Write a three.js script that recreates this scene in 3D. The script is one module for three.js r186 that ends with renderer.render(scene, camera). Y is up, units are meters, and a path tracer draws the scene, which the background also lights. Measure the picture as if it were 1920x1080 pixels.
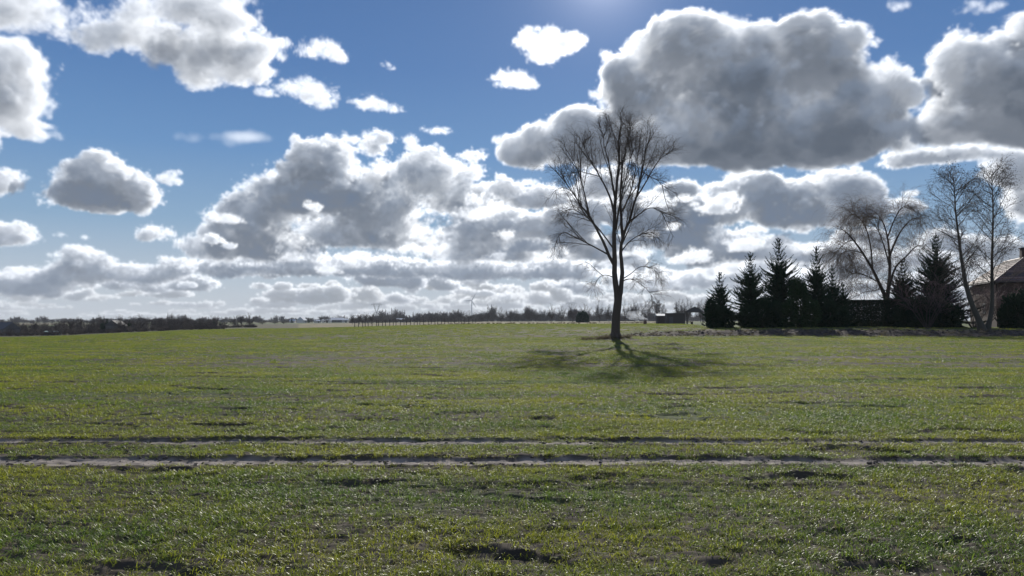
import * as THREE from 'three';
import { mergeGeometries } from 'three/addons/utils/BufferGeometryUtils.js';

// ---------------------------------------------------------------- camera
const F = 1442, CX = 960, CY = 540, EYE = 1.7;           // lens of the photograph in its own pixels
const PITCH = Math.atan(60 / F);
const scene = new THREE.Scene();
const camera = new THREE.PerspectiveCamera(THREE.MathUtils.radToDeg(2 * Math.atan(CY / F)), 16 / 9, 0.1, 30000);
camera.position.set(0, EYE, 0);
camera.rotation.set(PITCH, 0, 0);
const renderer = new THREE.WebGLRenderer({ antialias: true });
renderer.setSize(1024, 576);
renderer.toneMapping = THREE.LinearToneMapping;
renderer.toneMappingExposure = 1.3;
renderer.shadowMap.enabled = true;

const rng = (s) => () => { s = (s + 0x6d2b79f5) | 0; let t = Math.imul(s ^ (s >>> 15), 1 | s); t = (t + Math.imul(t ^ (t >>> 7), 61 | t)) ^ t; return ((t ^ (t >>> 14)) >>> 0) / 4294967296; };
const cosP = Math.cos(PITCH), sinP = Math.sin(PITCH);
function dirOf(px, py) {                                  // unit direction seen at a place of the photograph
  const x = px - CX, y = CY - py, v = new THREE.Vector3(x, y * cosP + F * sinP, y * sinP - F * cosP);
  return v.normalize();
}
function at(px, py, depth) { const d = dirOf(px, py); return new THREE.Vector3(d.x, d.y, d.z).multiplyScalar(depth / -d.z).add(new THREE.Vector3(0, EYE, 0)); }
const clamp = (x, a, b) => (x < a ? a : x > b ? b : x), mix = (a, b, t) => a + (b - a) * t;
const smooth = (a, b, x) => { const t = clamp((x - a) / (b - a), 0, 1); return t * t * (3 - 2 * t); };

// ---------------------------------------------------------------- sun
const SUN = dirOf(1130, -66);
const sun = new THREE.DirectionalLight(new THREE.Color(1.0, 0.95, 0.86), 5);
sun.name = 'sun';
sun.position.copy(SUN).multiplyScalar(150).add(new THREE.Vector3(0, 0, -50));
sun.target.position.set(0, 0, -50);
sun.castShadow = true;
sun.shadow.mapSize.set(4096, 4096);
Object.assign(sun.shadow.camera, { left: -90, right: 90, top: 60, bottom: -60, near: 1, far: 400 });
scene.add(sun, sun.target);
// ---------------------------------------------------------------- sky: air and cumulus, ray marched into one sky texture
function makeSky() {
  // tileable cell and value noise
  const N = 64, M = N - 1, R = rng(11);
  const cell = new Float32Array(N * N * N), vals = new Float32Array(N * N * N);
  const worley = (cells, amp) => {
    const pts = new Float32Array(cells ** 3 * 3);
    for (let i = 0; i < pts.length; i++) pts[i] = R();
    const k = cells / N;
    for (let z = 0; z < N; z++) for (let y = 0; y < N; y++) for (let x = 0; x < N; x++) {
      const fx = x * k, fy = y * k, fz = z * k, ix = fx | 0, iy = fy | 0, iz = fz | 0;
      let best = 9;
      for (let c = -1; c < 2; c++) for (let b = -1; b < 2; b++) for (let a = -1; a < 2; a++) {
        const o = ((((iz + c + cells) % cells) * cells + ((iy + b + cells) % cells)) * cells + ((ix + a + cells) % cells)) * 3;
        const dx = ix + a + pts[o] - fx, dy = iy + b + pts[o + 1] - fy, dz = iz + c + pts[o + 2] - fz, d = dx * dx + dy * dy + dz * dz;
        if (d < best) best = d;
      }
      cell[(z * N + y) * N + x] += amp * (1 - Math.min(1, Math.sqrt(best)));
    }
  };
  worley(4, 0.52); worley(8, 0.3); worley(16, 0.18);
  for (let i = 0; i < vals.length; i++) vals[i] = R();
  const tap = (g, x, y, z) => {
    const fx = Math.floor(x), fy = Math.floor(y), fz = Math.floor(z), ax = x - fx, ay = y - fy, az = z - fz;
    const x0 = fx & M, x1 = (fx + 1) & M, y0 = (fy & M) * N, y1 = ((fy + 1) & M) * N, z0 = (fz & M) * N * N, z1 = ((fz + 1) & M) * N * N;
    const a = g[z0 + y0 + x0], b = g[z0 + y0 + x1], c = g[z0 + y1 + x0], d = g[z0 + y1 + x1], e = g[z1 + y0 + x0], f = g[z1 + y0 + x1], h = g[z1 + y1 + x0], i = g[z1 + y1 + x1];
    const p = a + (b - a) * ax, q = c + (d - c) * ax, r = e + (f - e) * ax, s = h + (i - h) * ax, u = p + (q - p) * ay, v = r + (s - r) * ay;
    return u + (v - u) * az;
  };
  // clouds: groups of puffs, positions and sizes in kilometres. A puff is [photo x, photo y, half width, half height] at a distance
  const puffs = [], RS = rng(23);
  let group = 0;
  const addPuff = (dir, dist, rx, ry, o = {}) => {
    const az = Math.atan2(dir.x, -dir.z);
    puffs.push({ x: dir.x * dist, y: dir.y * dist, z: dir.z * dist, ca: Math.cos(az), sa: Math.sin(az), rx, ry, rz: o.rz ?? Math.min(rx, ry * 1.9), g: group, dense: o.dense ?? 1, flat: o.flat ?? 1.5, rough: o.rough ?? 1, az, el: Math.asin(dir.y), ang: Math.max(rx, ry) / dist * 1.25, dist, reach: Math.max(rx, ry) * 1.2 });
  };
  const cloud = (dist, list, o = {}) => {
    group++;
    const big = Math.max(...list.map((p) => p[3])) / F * dist, rough = o.rough ?? clamp(0.42 / big, 0.9, 2.6);
    list.forEach(([px, py, rx, ry]) => addPuff(dirOf(px, py), dist, rx * 1.16 / F * dist, ry * 1.2 / F * dist, { ...o, rough }));
    if (o.smooth) return;
    for (const [px, py, rx, ry] of list) for (let i = 0; i < 3; i++) {       // torn scraps round the edges
      const a = RS() * 6.283, k = 0.62 + 0.33 * RS(), s = 0.22 + 0.3 * RS();
      if (list.length < 3) continue;
      addPuff(dirOf(px + Math.cos(a) * rx * k, py - Math.abs(Math.sin(a)) * ry * k * (RS() < 0.75 ? 1 : -0.7)), dist * (0.97 + 0.05 * RS()), rx * s * 1.2 / F * dist, ry * s * 1.2 / F * dist, { ...o, dense: (o.dense ?? 1) * (0.3 + 0.4 * RS()), rough: rough * 1.3 });
    }
  };
  // the great cloud right of the lone tree
  cloud(6.2, [[1290, 105, 95, 85], [1400, 150, 120, 95], [1540, 125, 105, 80], [1620, 185, 95, 75], [1205, 185, 105, 85], [1110, 270, 110, 65], [1000, 290, 75, 55], [1350, 250, 160, 90], [1500, 250, 160, 85], [1630, 255, 110, 60], [1285, 55, 42, 42], [1235, 95, 55, 50], [1340, 80, 48, 45], [1420, 78, 48, 42], [1480, 68, 45, 42], [1540, 60, 42, 38], [1600, 75, 42, 38], [1690, 175, 50, 48], [1160, 140, 50, 45], [1080, 225, 50, 32], [960, 290, 42, 38], [1250, 280, 130, 55], [1420, 285, 130, 48], [1560, 290, 90, 36]]);
  cloud(7.4, [[1000, 372, 95, 32], [1130, 350, 70, 40], [940, 350, 40, 26]]);
  cloud(5.6, [[1860, 140, 95, 75], [1800, 110, 50, 48], [1770, 160, 40, 40], [1915, 55, 34, 36], [1930, 120, 60, 70], [1860, 230, 130, 52], [1760, 245, 90, 40], [1930, 235, 90, 60], [1850, 185, 100, 60]]);
  cloud(7.0, [[1790, 292, 95, 20], [1900, 320, 60, 40], [1700, 300, 50, 22], [1930, 380, 50, 50]]);
  cloud(8.8, [[1520, 395, 140, 62], [1605, 352, 55, 40], [1640, 385, 40, 34], [1440, 380, 95, 46], [1560, 340, 50, 28], [1700, 385, 45, 26], [1400, 350, 70, 30], [1340, 400, 60, 40]]);
  cloud(9.6, [[1250, 430, 110, 62], [1330, 470, 90, 44], [1180, 400, 70, 50], [1400, 470, 90, 44], [1270, 370, 60, 34], [1520, 480, 110, 34]]);
  cloud(9.0, [[1110, 400, 70, 50], [1060, 430, 70, 55], [1000, 430, 60, 34], [1120, 470, 100, 40]]);
  // the towering mass left of the tree
  cloud(9.4, [[590, 315, 70, 58], [640, 295, 55, 42], [570, 290, 38, 30], [700, 275, 42, 38], [725, 258, 26, 22], [545, 375, 95, 70], [470, 425, 85, 62], [400, 465, 60, 48], [640, 365, 110, 72], [500, 465, 120, 45], [390, 430, 30, 26], [450, 385, 40, 30]], { dense: 0.8, rough: 1.25 });
  cloud(10.2, [[760, 330, 90, 55], [830, 335, 75, 55], [885, 295, 36, 20], [800, 295, 45, 32], [860, 380, 80, 60], [720, 400, 120, 70], [920, 360, 40, 26], [640, 440, 130, 52], [780, 455, 140, 46]], { dense: 0.62, rough: 1.5 });
  cloud(9.2, [[905, 430, 90, 58], [970, 470, 110, 44], [860, 470, 100, 42], [960, 400, 40, 30]], { dense: 0.7, rough: 1.5 });
  cloud(11.5, [[560, 500, 140, 32], [720, 505, 130, 30], [420, 505, 90, 26], [880, 510, 120, 30], [1030, 510, 120, 32]]);
  cloud(8.0, [[400, 450, 26, 14], [430, 462, 20, 10]]);
  cloud(12.5, [[160, 494, 56, 34], [120, 522, 80, 28], [225, 516, 72, 28], [60, 542, 80, 24], [285, 522, 62, 26], [20, 530, 50, 26], [340, 505, 50, 26]], { dense: 0.8, rough: 1.2 });
  cloud(11, [[1350, 522, 110, 34], [1480, 522, 110, 30], [1250, 532, 100, 26], [1600, 502, 90, 36], [1720, 484, 70, 30], [1800, 520, 90, 30], [1420, 495, 60, 26]], { dense: 0.6, rough: 1.4 });
  // separate clouds on the left
  cloud(7.6, [[185, 345, 80, 52], [225, 345, 60, 45], [150, 370, 70, 38], [262, 372, 45, 36], [180, 305, 40, 28], [215, 385, 80, 26]]);
  cloud(7.4, [[318, 338, 32, 16], [330, 325, 16, 12]], { dense: 0.6 });
  cloud(8.2, [[290, 438, 36, 22], [272, 446, 24, 14]], { dense: 0.7 });
  cloud(8.0, [[110, 440, 18, 10], [160, 445, 14, 8]], { dense: 0.4 });
  cloud(5.0, [[10, 150, 68, 75], [25, 210, 70, 60], [40, 110, 36, 40], [-60, 180, 90, 90], [50, 250, 60, 24]], { dense: 0.8 });
  cloud(7.0, [[20, 343, 46, 28], [-20, 350, 50, 30]], { dense: 0.8 });
  cloud(8.0, [[25, 445, 50, 30], [-30, 440, 50, 34]], { dense: 0.8 });
  cloud(4.2, [[55, 25, 85, 40], [-40, 20, 80, 50]], { dense: 0.6 });
  cloud(4.4, [[250, 55, 110, 48], [360, 20, 130, 42], [170, 75, 60, 32], [300, 100, 60, 36], [420, 30, 70, 40]], { dense: 0.62 });
  cloud(4.6, [[425, 95, 95, 60], [460, 135, 60, 42], [380, 145, 50, 36], [500, 90, 50, 42], [355, 110, 50, 36]], { dense: 0.75 });
  cloud(4.8, [[600, 95, 56, 28], [635, 108, 30, 16]], { dense: 0.62 });
  cloud(5.0, [[590, 178, 55, 32], [540, 165, 30, 18], [690, 195, 46, 18], [735, 205, 28, 13], [500, 175, 26, 14]], { dense: 0.55 });
  cloud(4.8, [[722, 124, 14, 9], [733, 130, 14, 8], [728, 121, 9, 8]], { dense: 0.32, rough: 3 });
  cloud(6.5, [[415, 262, 105, 27], [470, 258, 70, 18]], { dense: 0.13, rough: 0.5, smooth: true });
  cloud(4.4, [[1030, 88, 66, 36], [1075, 80, 34, 24], [995, 75, 40, 28], [1020, 110, 40, 22]], { dense: 0.6 });
  cloud(4.8, [[955, 150, 48, 24], [985, 160, 28, 16]], { dense: 0.55 });
  cloud(4.4, [[1685, 12, 26, 15], [1830, 15, 60, 18]], { dense: 0.4 });
  cloud(8.5, [[820, 245, 40, 14], [770, 262, 26, 14]], { dense: 0.35 });
  // loose bright shreds in front of the grey masses
  const RD = rng(31);
  for (let i = 0; i < 38; i++) {
    const px = mix(380, 1560, RD()), py = mix(370, 540, RD()) + (px > 1000 ? 0 : -20 * RD()), w = 16 + 34 * RD();
    cloud(7.2 + 1.2 * RD(), [[px, py, w, w * 0.5], [px + (RD() - 0.5) * w * 1.6, py + 4, w * 0.7, w * 0.4], [px + (RD() - 0.5) * w * 2, py + 6, w * 0.6, w * 0.3]], { dense: 0.2 + 0.35 * RD() });
  }
  // the low bank all along the horizon, row behind row
  const RB = rng(5);
  for (const [py, dist, n, rx, ry] of [[500, 14, 60, 70, 34], [528, 18, 110, 62, 24], [548, 24, 150, 58, 18], [566, 31, 230, 52, 12], [580, 38, 260, 48, 9], [591, 44, 240, 46, 6]]) {
    for (let i = 0; i < n; i++) {
      const az = (RB() - 0.5) * Math.PI * 2, e = (600 - py - (RB() - 0.5) * ry * 1.6) / F;
      if (RB() > (az < -0.42 && az > -0.8 && py < 510 ? 0.3 : 1)) continue;
      group++;
      const d = dist * (0.85 + 0.3 * RB()), k = 0.5 + 0.8 * RB();
      for (let q = 0; q < 4; q++) {
        const a2 = az + (RB() - 0.5) * rx * 1.8 * k / F, e2 = e + (RB() - 0.35) * ry * 0.9 * k / F;
        addPuff(new THREE.Vector3(Math.sin(a2) * Math.cos(e2), Math.sin(e2), -Math.cos(a2) * Math.cos(e2)), d, rx * k / F * d * (0.4 + RB() * 0.5), ry * k / F * d * (0.6 + RB() * 0.6), { rough: clamp(20 / d, 0.6, 1.4), dense: 0.75 + 0.25 * RB(), rz: rx * k / F * d * 0.6 });
      }
    }
  }
  // the same kind of clouds over the rest of the sky
  const RC = rng(77);
  for (let i = 0; i < 150; i++) {
    const az = (RC() - 0.5) * Math.PI * 2, el = Math.asin(mix(0.09, 0.97, RC() * RC())), px = Math.abs(az);
    if (px < 0.66 && el < 0.47) continue;
    group++;
    const dist = 1.35 / Math.sin(el) + 1.2, size = (0.35 + 0.55 * RC()) * clamp(dist / 5, 0.45, 1.3);
    for (let q = 0; q < 7; q++) {
      const a2 = az + (RC() - 0.5) * 2 * size / dist / Math.max(0.3, Math.cos(el)), e2 = clamp(el + (RC() - 0.3) * size * 0.9 / dist, 0.06, 1.5), r = size * (0.35 + 0.4 * RC());
      addPuff(new THREE.Vector3(Math.sin(a2) * Math.cos(e2), Math.sin(e2), -Math.cos(a2) * Math.cos(e2)), dist, r, r * 0.7, { dense: 0.7, rough: 1.2 });
    }
  }
  // index puffs by azimuth
  const BINS = 360, bins = Array.from({ length: BINS }, () => []);
  const groups = [];
  puffs.forEach((p) => {
    (groups[p.g] ??= []).push(p);
    const w = Math.min(Math.PI, p.ang / Math.max(0.08, Math.cos(p.el)) + 0.02), a = Math.floor((p.az - w + Math.PI) / (2 * Math.PI) * BINS), b = Math.floor((p.az + w + Math.PI) / (2 * Math.PI) * BINS);
    for (let i = a; i <= Math.min(b, a + BINS - 1); i++) bins[((i % BINS) + BINS) % BINS].push(p);
  });
  const body = (list, x, y, z) => {                       // smooth union of the puffs
    let s = 0, dn = 0, rg = 1, best = 0;
    for (let i = 0; i < list.length; i++) {
      const p = list[i], dx = x - p.x, dz = z - p.z;
      let dy = (y - p.y) / p.ry;
      if (dy > 1 || dy < -1) continue;
      const u = (dx * p.ca + dz * p.sa) / p.rx, w = (dz * p.ca - dx * p.sa) / p.rz;
      if (dy < 0) dy *= p.flat;
      const q = 1 - u * u - dy * dy - w * w;
      if (q > 0) { const q3 = q * q * q; s += q3; dn += q3 * p.dense; if (q > best) { best = q; rg = p.rough; } }
    }
    if (s <= 0) return 0;
    body.d = dn / s; body.r = rg;
    s = Math.cbrt(s);
    return s;
  };
  const shape = (s, x, y, z, fine) => {                   // puffs eaten away by the noise
    if (s <= 0) return 0;
    const k = 40 * body.r, dn = body.d;
    const wx = x + 0.05 * tap(vals, x * 9, y * 9, z * 9), wy = y + 0.05 * tap(vals, x * 9 + 31, y * 9, z * 9);
    let n = tap(cell, wx * k, wy * k * 1.15, z * k) * 0.58 + tap(cell, x * k * 0.37 + 19, y * k * 0.5, z * k * 0.37 + 5) * 0.42;
    if (fine) n = n * 0.54 + tap(cell, wx * k * 2.3 + 7, wy * k * 2.3, z * k * 2.3 + 3) * 0.27 + tap(cell, x * k * 4.6 + 3, y * k * 4.6, z * k * 4.6 + 11) * 0.19;
    const e = mix(1.7, 1.25, dn) * (1 - clamp((n - 0.52) * 3.8 + 0.5, 0, 1.2)), q = clamp((s * mix(1.0, 1.8, s) - e) / mix(1.2, 0.6, dn), 0, 1);
    return q * (0.25 + 0.75 * q) * dn;
  };
  const clear = (el, cosS, out) => {
    const d = Math.max(0, el) * 180 / Math.PI;
    const K = SKYK;
    let i = 0; while (i < K.length - 2 && d > K[i + 1][0]) i++;
    const t = clamp((d - K[i][0]) / (K[i + 1][0] - K[i][0]), 0, 1), a = Math.acos(clamp(cosS, -1, 1)) * 180 / Math.PI;
    const glow = 0.9 * Math.exp(-a / 1.6) + 0.10 * Math.exp(-a / 9);
    for (let c = 0; c < 3; c++) out[c] = mix(K[i][1 + c], K[i + 1][1 + c], t) + glow * [0.95, 0.93, 1.0][c];
  };
  const SKYK = [[0, 0.62, 0.65, 0.66], [3, 0.46, 0.55, 0.64], [7, 0.25, 0.40, 0.58], [12, 0.14, 0.29, 0.54], [18, 0.09, 0.208, 0.455], [25, 0.067, 0.163, 0.385], [45, 0.045, 0.115, 0.31], [90, 0.035, 0.09, 0.26]];
  const UP = [0.06, 0.16, 0.34], sky = [0, 0, 0], LS = [[0.025, 0.05], [0.08, 0.07], [0.18, 0.13], [0.36, 0.25], [0.72, 0.45]];
  const trace = (dx, dy, dz, out, coarse) => {
    const el = Math.asin(dy), az = Math.atan2(dx, -dz), cosS = dx * SUN.x + dy * SUN.y + dz * SUN.z;
    clear(el, cosS, sky);
    out[0] = sky[0]; out[1] = sky[1]; out[2] = sky[2];
    const bin = bins[Math.floor((az + Math.PI) / (2 * Math.PI) * BINS) % BINS], cand = [];
    let t0 = 1e9, t1 = 0;
    const spans = [], near = new Set();
    for (const p of bin) {
      const b = p.x * dx + p.y * dy + p.z * dz, c = p.dist * p.dist - b * b, r = p.reach;
      if (c > r * r || b < 0) continue;
      const h = Math.sqrt(r * r - c);
      cand.push(p); near.add(p.g); spans.push([b - h, b + h]);
    }
    if (!cand.length) return;
    spans.sort((a, b) => a[0] - b[0]);
    let lights = cand;
    if (near.size === 1) lights = groups[[...near][0]]; else { lights = []; for (const g of near) lights.push(...groups[g]); }
    const ang = Math.acos(clamp(cosS, -1, 1)) * 180 / Math.PI;
    const ph0 = 0.42 + 1.0 * Math.exp(-ang / 10) + 0.55 * Math.exp(-ang / 32), ph1 = 0.5 + 0.3 * Math.exp(-ang / 35);
    let T = 1, r = 0, g = 0, bl = 0, end = 0, dsum = 0, wsum = 0;
    for (const [a, b] of spans) {
      let t = Math.max(a, end);
      if (b <= t) continue;
      end = b;
      const step = 0.0085 * (a + b) / 2 * (coarse ? 2.2 : 1);
      t += step * 0.5;
      let last = 0;
      while (t < b && T > 0.015) {
        const x = dx * t, y = dy * t, z = dz * t, s = body(cand, x, y, z);
        if (s <= 0.02) { t += step * 1.6; continue; }
        const d = shape(s, x, y, z, !coarse);
        if (d > 0.004) {
          let tau = 0;
          const ls = clamp(t / 7, 0.6, 1.7);
          for (const [m, w] of LS) {
            const X = x + SUN.x * m * ls, Y = y + SUN.y * m * ls, Z = z + SUN.z * m * ls, sb = body(lights, X, Y, Z);
            if (sb > 0) tau += shape(sb, X, Y, Z, m < 0.1 && !coarse) * w * ls;
          }
          let up = 0;                                       // how much cloud lies above, for the light of the sky
          for (const m of UP) { const Y = y + m * ls, sb = body(lights, x, Y, z); if (sb > 0) up += shape(sb, x, Y, z, false) * m; }
          up *= SIG * 0.55;
          tau *= SIG * 1.2;
          const lit = ph0 * Math.exp(-tau * 0.42) * 1.2 + ph1 * 0.85 * Math.exp(-tau * 0.13) + 0.10 * ph1 * Math.exp(-tau * 0.03);
          const amb = 0.068 + 0.085 * Math.exp(-up * 0.5) + 0.10 * Math.exp(-tau * 0.08);
          const al = 1 - Math.exp(-SIG * d * step);
          const w = T * al;
          r += w * (lit * 0.98 + amb * 0.76); g += w * (lit * 0.965 + amb * 1.0); bl += w * (lit * 0.935 + amb * 1.42);
          dsum += w * t; wsum += w;
          T *= 1 - al;
          t += step;
        } else t += step;
      }
      if (T <= 0.015) break;
    }
    const A = 1 - T;
    if (A <= 0) return;
    const far = wsum ? dsum / wsum : 10, fade = 1 - Math.exp(-((far / 46) ** 1.5));
    const fk = smooth(6, 26, far), H = [mix(0.34, 0.72, fk), mix(0.46, 0.735, fk), mix(0.62, 0.72, fk)];
    out[0] = sky[0] * T + mix(r, H[0] * A, fade); out[1] = sky[1] * T + mix(g, H[1] * A, fade); out[2] = sky[2] * T + mix(bl, H[2] * A, fade);
  };
  const SIG = 40, LEVEL = 0.78;
  const W = 4096, H = 2048, data = new Float32Array(W * H * 4), c = [0, 0, 0];
  for (let i = 0; i < W * H / 2; i++) { data[i * 4] = 0.12; data[i * 4 + 1] = 0.125; data[i * 4 + 2] = 0.09; data[i * 4 + 3] = 1; }
  // full resolution towards the field, a coarser march with the same clouds all round
  const S = 8, Q = W / S, cw = new Float32Array((Q + 1) * (H / 2 / S + 2) * 3);
  for (let j = 0; j < H / 2 / S + 2; j++) for (let i = 0; i <= Q; i++) {
    const up = Math.min(Math.PI / 2, (j * S + 0.5) / H * Math.PI), ro = ((i * S + 0.5) / W - 0.5) * 2 * Math.PI;
    trace(Math.cos(ro) * Math.cos(up), Math.sin(up), Math.sin(ro) * Math.cos(up), c, true);
    cw.set(c, (j * (Q + 1) + i) * 3);
  }
  const front = -Math.PI / 2, spread = 0.66;
  for (let j = 0; j < H / 2; j++) {
    const up = (j + 0.5) / H * Math.PI, row = H / 2 + j, fj = j / S, j0 = fj | 0, v = fj - j0;
    for (let i = 0; i < W; i++) {
      const ro = ((i + 0.5) / W - 0.5) * 2 * Math.PI, o = (row * W + i) * 4;
      data[o + 3] = 1;
      if (Math.abs(ro - front) < spread && up < 0.48) {
        trace(Math.cos(ro) * Math.cos(up), Math.sin(up), Math.sin(ro) * Math.cos(up), c, false);
        for (let k = 0; k < 3; k++) data[o + k] = c[k] * LEVEL;
      } else {
        const fi = i / S, i0 = fi | 0, u = fi - i0, a = (j0 * (Q + 1) + i0) * 3, b = a + (Q + 1) * 3;
        for (let k = 0; k < 3; k++) data[o + k] = LEVEL * mix(mix(cw[a + k], cw[a + 3 + k], u), mix(cw[b + k], cw[b + 3 + k], u), v);
      }
    }
  }
  const t = new THREE.DataTexture(data, W, H, THREE.RGBAFormat, THREE.FloatType);
  t.mapping = THREE.EquirectangularReflectionMapping;
  t.magFilter = THREE.LinearFilter;
  t.needsUpdate = true;
  return t;
}
scene.background = makeSky();
scene.environment = scene.background;
// ---------------------------------------------------------------- noise and bookkeeping
const perm = (() => { const r = rng(3), p = [...Array(256).keys()]; for (let i = 255; i > 0; i--) { const j = Math.floor(r() * (i + 1)); [p[i], p[j]] = [p[j], p[i]]; } return Uint8Array.from([...p, ...p]); })();
function noise2(x, y) {
  const X = Math.floor(x), Y = Math.floor(y), a = x - X, b = y - Y, u = a * a * a * (a * (a * 6 - 15) + 10), v = b * b * b * (b * (b * 6 - 15) + 10), i = X & 255, j = Y & 255;
  const g = (h, p, q) => { const t = (h & 15) * 0.392699; return Math.cos(t) * p + Math.sin(t) * q; };
  const A = perm[i] + j, B = perm[i + 1] + j;
  return 1.4 * mix(mix(g(perm[A], a, b), g(perm[B], a - 1, b), u), mix(g(perm[A + 1], a, b - 1), g(perm[B + 1], a - 1, b - 1), u), v);
}
const fbm = (x, y, o = 4) => { let s = 0, a = 0.5; for (let i = 0; i < o; i++) { s += a * noise2(x, y); x = x * 2.03 + 17.1; y = y * 2.03 + 5.3; a *= 0.5; } return s; };
const names = new Map();
const numbered = (n) => { const k = names.get(n) ?? 0; names.set(n, k + 1); return k ? `${n}_${String(k).padStart(3, '0')}` : n; };
function thing(name, label, category, x = 0, y = 0, z = 0, group) {
  const o = new THREE.Group();
  o.name = numbered(name); o.position.set(x, y, z); o.userData = { label, category };
  if (group) o.userData.group = group;
  scene.add(o);
  return o;
}
function part(parent, name, geometry, material, label) { const m = new THREE.Mesh(geometry, material); m.name = name; if (label) m.userData.label = label; parent.add(m); return m; }
const lin = (r, g, b) => new THREE.Color().setRGB(r, g, b);
const mat = (r, g, b, rough = 0.9, o = {}) => new THREE.MeshStandardMaterial({ color: lin(r, g, b), roughness: rough, ...o });
class Builder {                                           // collects tubes, faces and boxes into one geometry
  constructor() { this.p = []; this.n = []; this.c = []; this.i = []; this.k = 0; this.tint = null; }
  v(x, y, z, nx, ny, nz) { this.p.push(x, y, z); this.n.push(nx, ny, nz); if (this.tint) this.c.push(...this.tint); return this.k++; }
  tube(pts, rad, sides = 5) {
    const m = pts.length; let ring0 = -1;
    let ux = 1, uy = 0, uz = 0;
    for (let a = 0; a < m; a++) {
      const p = pts[a], q = pts[Math.min(m - 1, a + 1)], o = pts[Math.max(0, a - 1)];
      let tx = q[0] - o[0], ty = q[1] - o[1], tz = q[2] - o[2]; const L = Math.hypot(tx, ty, tz) || 1; tx /= L; ty /= L; tz /= L;
      let d = ux * tx + uy * ty + uz * tz;
      if (Math.abs(d) > 0.95) { ux = 0; uy = 0; uz = 1; d = tz; if (Math.abs(d) > 0.95) { ux = 0; uy = 1; uz = 0; d = ty; } }
      ux -= tx * d; uy -= ty * d; uz -= tz * d; const l = Math.hypot(ux, uy, uz) || 1; ux /= l; uy /= l; uz /= l;
      const wx = ty * uz - tz * uy, wy = tz * ux - tx * uz, wz = tx * uy - ty * ux, ring = this.k;
      for (let s = 0; s < sides; s++) {
        const an = s / sides * 6.28318, c = Math.cos(an), e = Math.sin(an), nx = ux * c + wx * e, ny = uy * c + wy * e, nz = uz * c + wz * e;
        this.v(p[0] + nx * rad[a], p[1] + ny * rad[a], p[2] + nz * rad[a], nx, ny, nz);
      }
      if (ring0 >= 0) for (let s = 0; s < sides; s++) { const t = (s + 1) % sides; this.i.push(ring0 + s, ring0 + t, ring + s, ring0 + t, ring + t, ring + s); }
      ring0 = ring;
    }
    return this;
  }
  tri(a, b, c) {
    const ux = b[0] - a[0], uy = b[1] - a[1], uz = b[2] - a[2], vx = c[0] - a[0], vy = c[1] - a[1], vz = c[2] - a[2];
    let x = uy * vz - uz * vy, y = uz * vx - ux * vz, z = ux * vy - uy * vx; const l = Math.hypot(x, y, z) || 1; x /= l; y /= l; z /= l;
    this.i.push(this.v(...a, x, y, z), this.v(...b, x, y, z), this.v(...c, x, y, z));
    return this;
  }
  quad(a, b, c, d) { return this.tri(a, b, c).tri(a, c, d); }
  box(x, y, z, w, h, d) {                                 // centre and full sizes
    const X = w / 2, Y = h / 2, Z = d / 2, P = (i, j, k) => [x + i * X, y + j * Y, z + k * Z];
    this.quad(P(-1, -1, 1), P(1, -1, 1), P(1, 1, 1), P(-1, 1, 1)).quad(P(1, -1, -1), P(-1, -1, -1), P(-1, 1, -1), P(1, 1, -1));
    this.quad(P(1, -1, 1), P(1, -1, -1), P(1, 1, -1), P(1, 1, 1)).quad(P(-1, -1, -1), P(-1, -1, 1), P(-1, 1, 1), P(-1, 1, -1));
    return this.quad(P(-1, 1, 1), P(1, 1, 1), P(1, 1, -1), P(-1, 1, -1)).quad(P(-1, -1, -1), P(1, -1, -1), P(1, -1, 1), P(-1, -1, 1));
  }
  geo() {
    const g = new THREE.BufferGeometry();
    g.setAttribute('position', new THREE.Float32BufferAttribute(this.p, 3));
    g.setAttribute('normal', new THREE.Float32BufferAttribute(this.n, 3));
    if (this.c.length === this.p.length) g.setAttribute('color', new THREE.Float32BufferAttribute(this.c, 3));
    g.setIndex(this.i);
    return g;
  }
}

// ---------------------------------------------------------------- the lie of the land
const LD = [20, 40, 60, 73, 75.5, 88, 120, 180, 250, 400, 800, 6000];
const LAND = [
  [-300, [722.6, 667, 654, 650, 649.5, 647, 644, 641, 640, 628, 611, 601]],
  [0, [722.6, 664, 648, 643.5, 643, 640, 636.5, 633.5, 632, 622, 609, 601]],
  [480, [722.6, 662, 642, 636, 635, 631, 625, 620, 617.5, 612, 606, 601]],
  [960, [722.6, 661, 639, 631.3, 630, 625, 617, 610.5, 607.5, 605, 603, 601]],
  [1140, [722.6, 661, 637.5, 630, 628.5, 622, 613, 609, 607, 604.5, 602.5, 601]],
  [1260, [722.6, 661, 637, 629.5, 623.5, 616, 610, 607.5, 605.5, 604, 602.4, 601]],
  [1320, [722.6, 661, 637, 629.5, 620.5, 614.5, 609.5, 606.5, 604.5, 603.5, 602.3, 601]],
  [1600, [722.6, 661, 637.5, 629.5, 620, 613.5, 609, 606, 604.5, 603.5, 602.3, 601]],
  [1850, [722.6, 661, 638, 630, 620.5, 615, 610, 606.5, 604.5, 603.5, 602.3, 601]],
  [2300, [722.6, 661, 638, 630, 621, 616, 610, 606.5, 604.5, 603.5, 602.3, 601]],
].map(([px, ys]) => [px, ys.map((y, i) => EYE - (y - 600) * LD[i] / F)]);
const LL = LD.map(Math.log);
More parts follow.
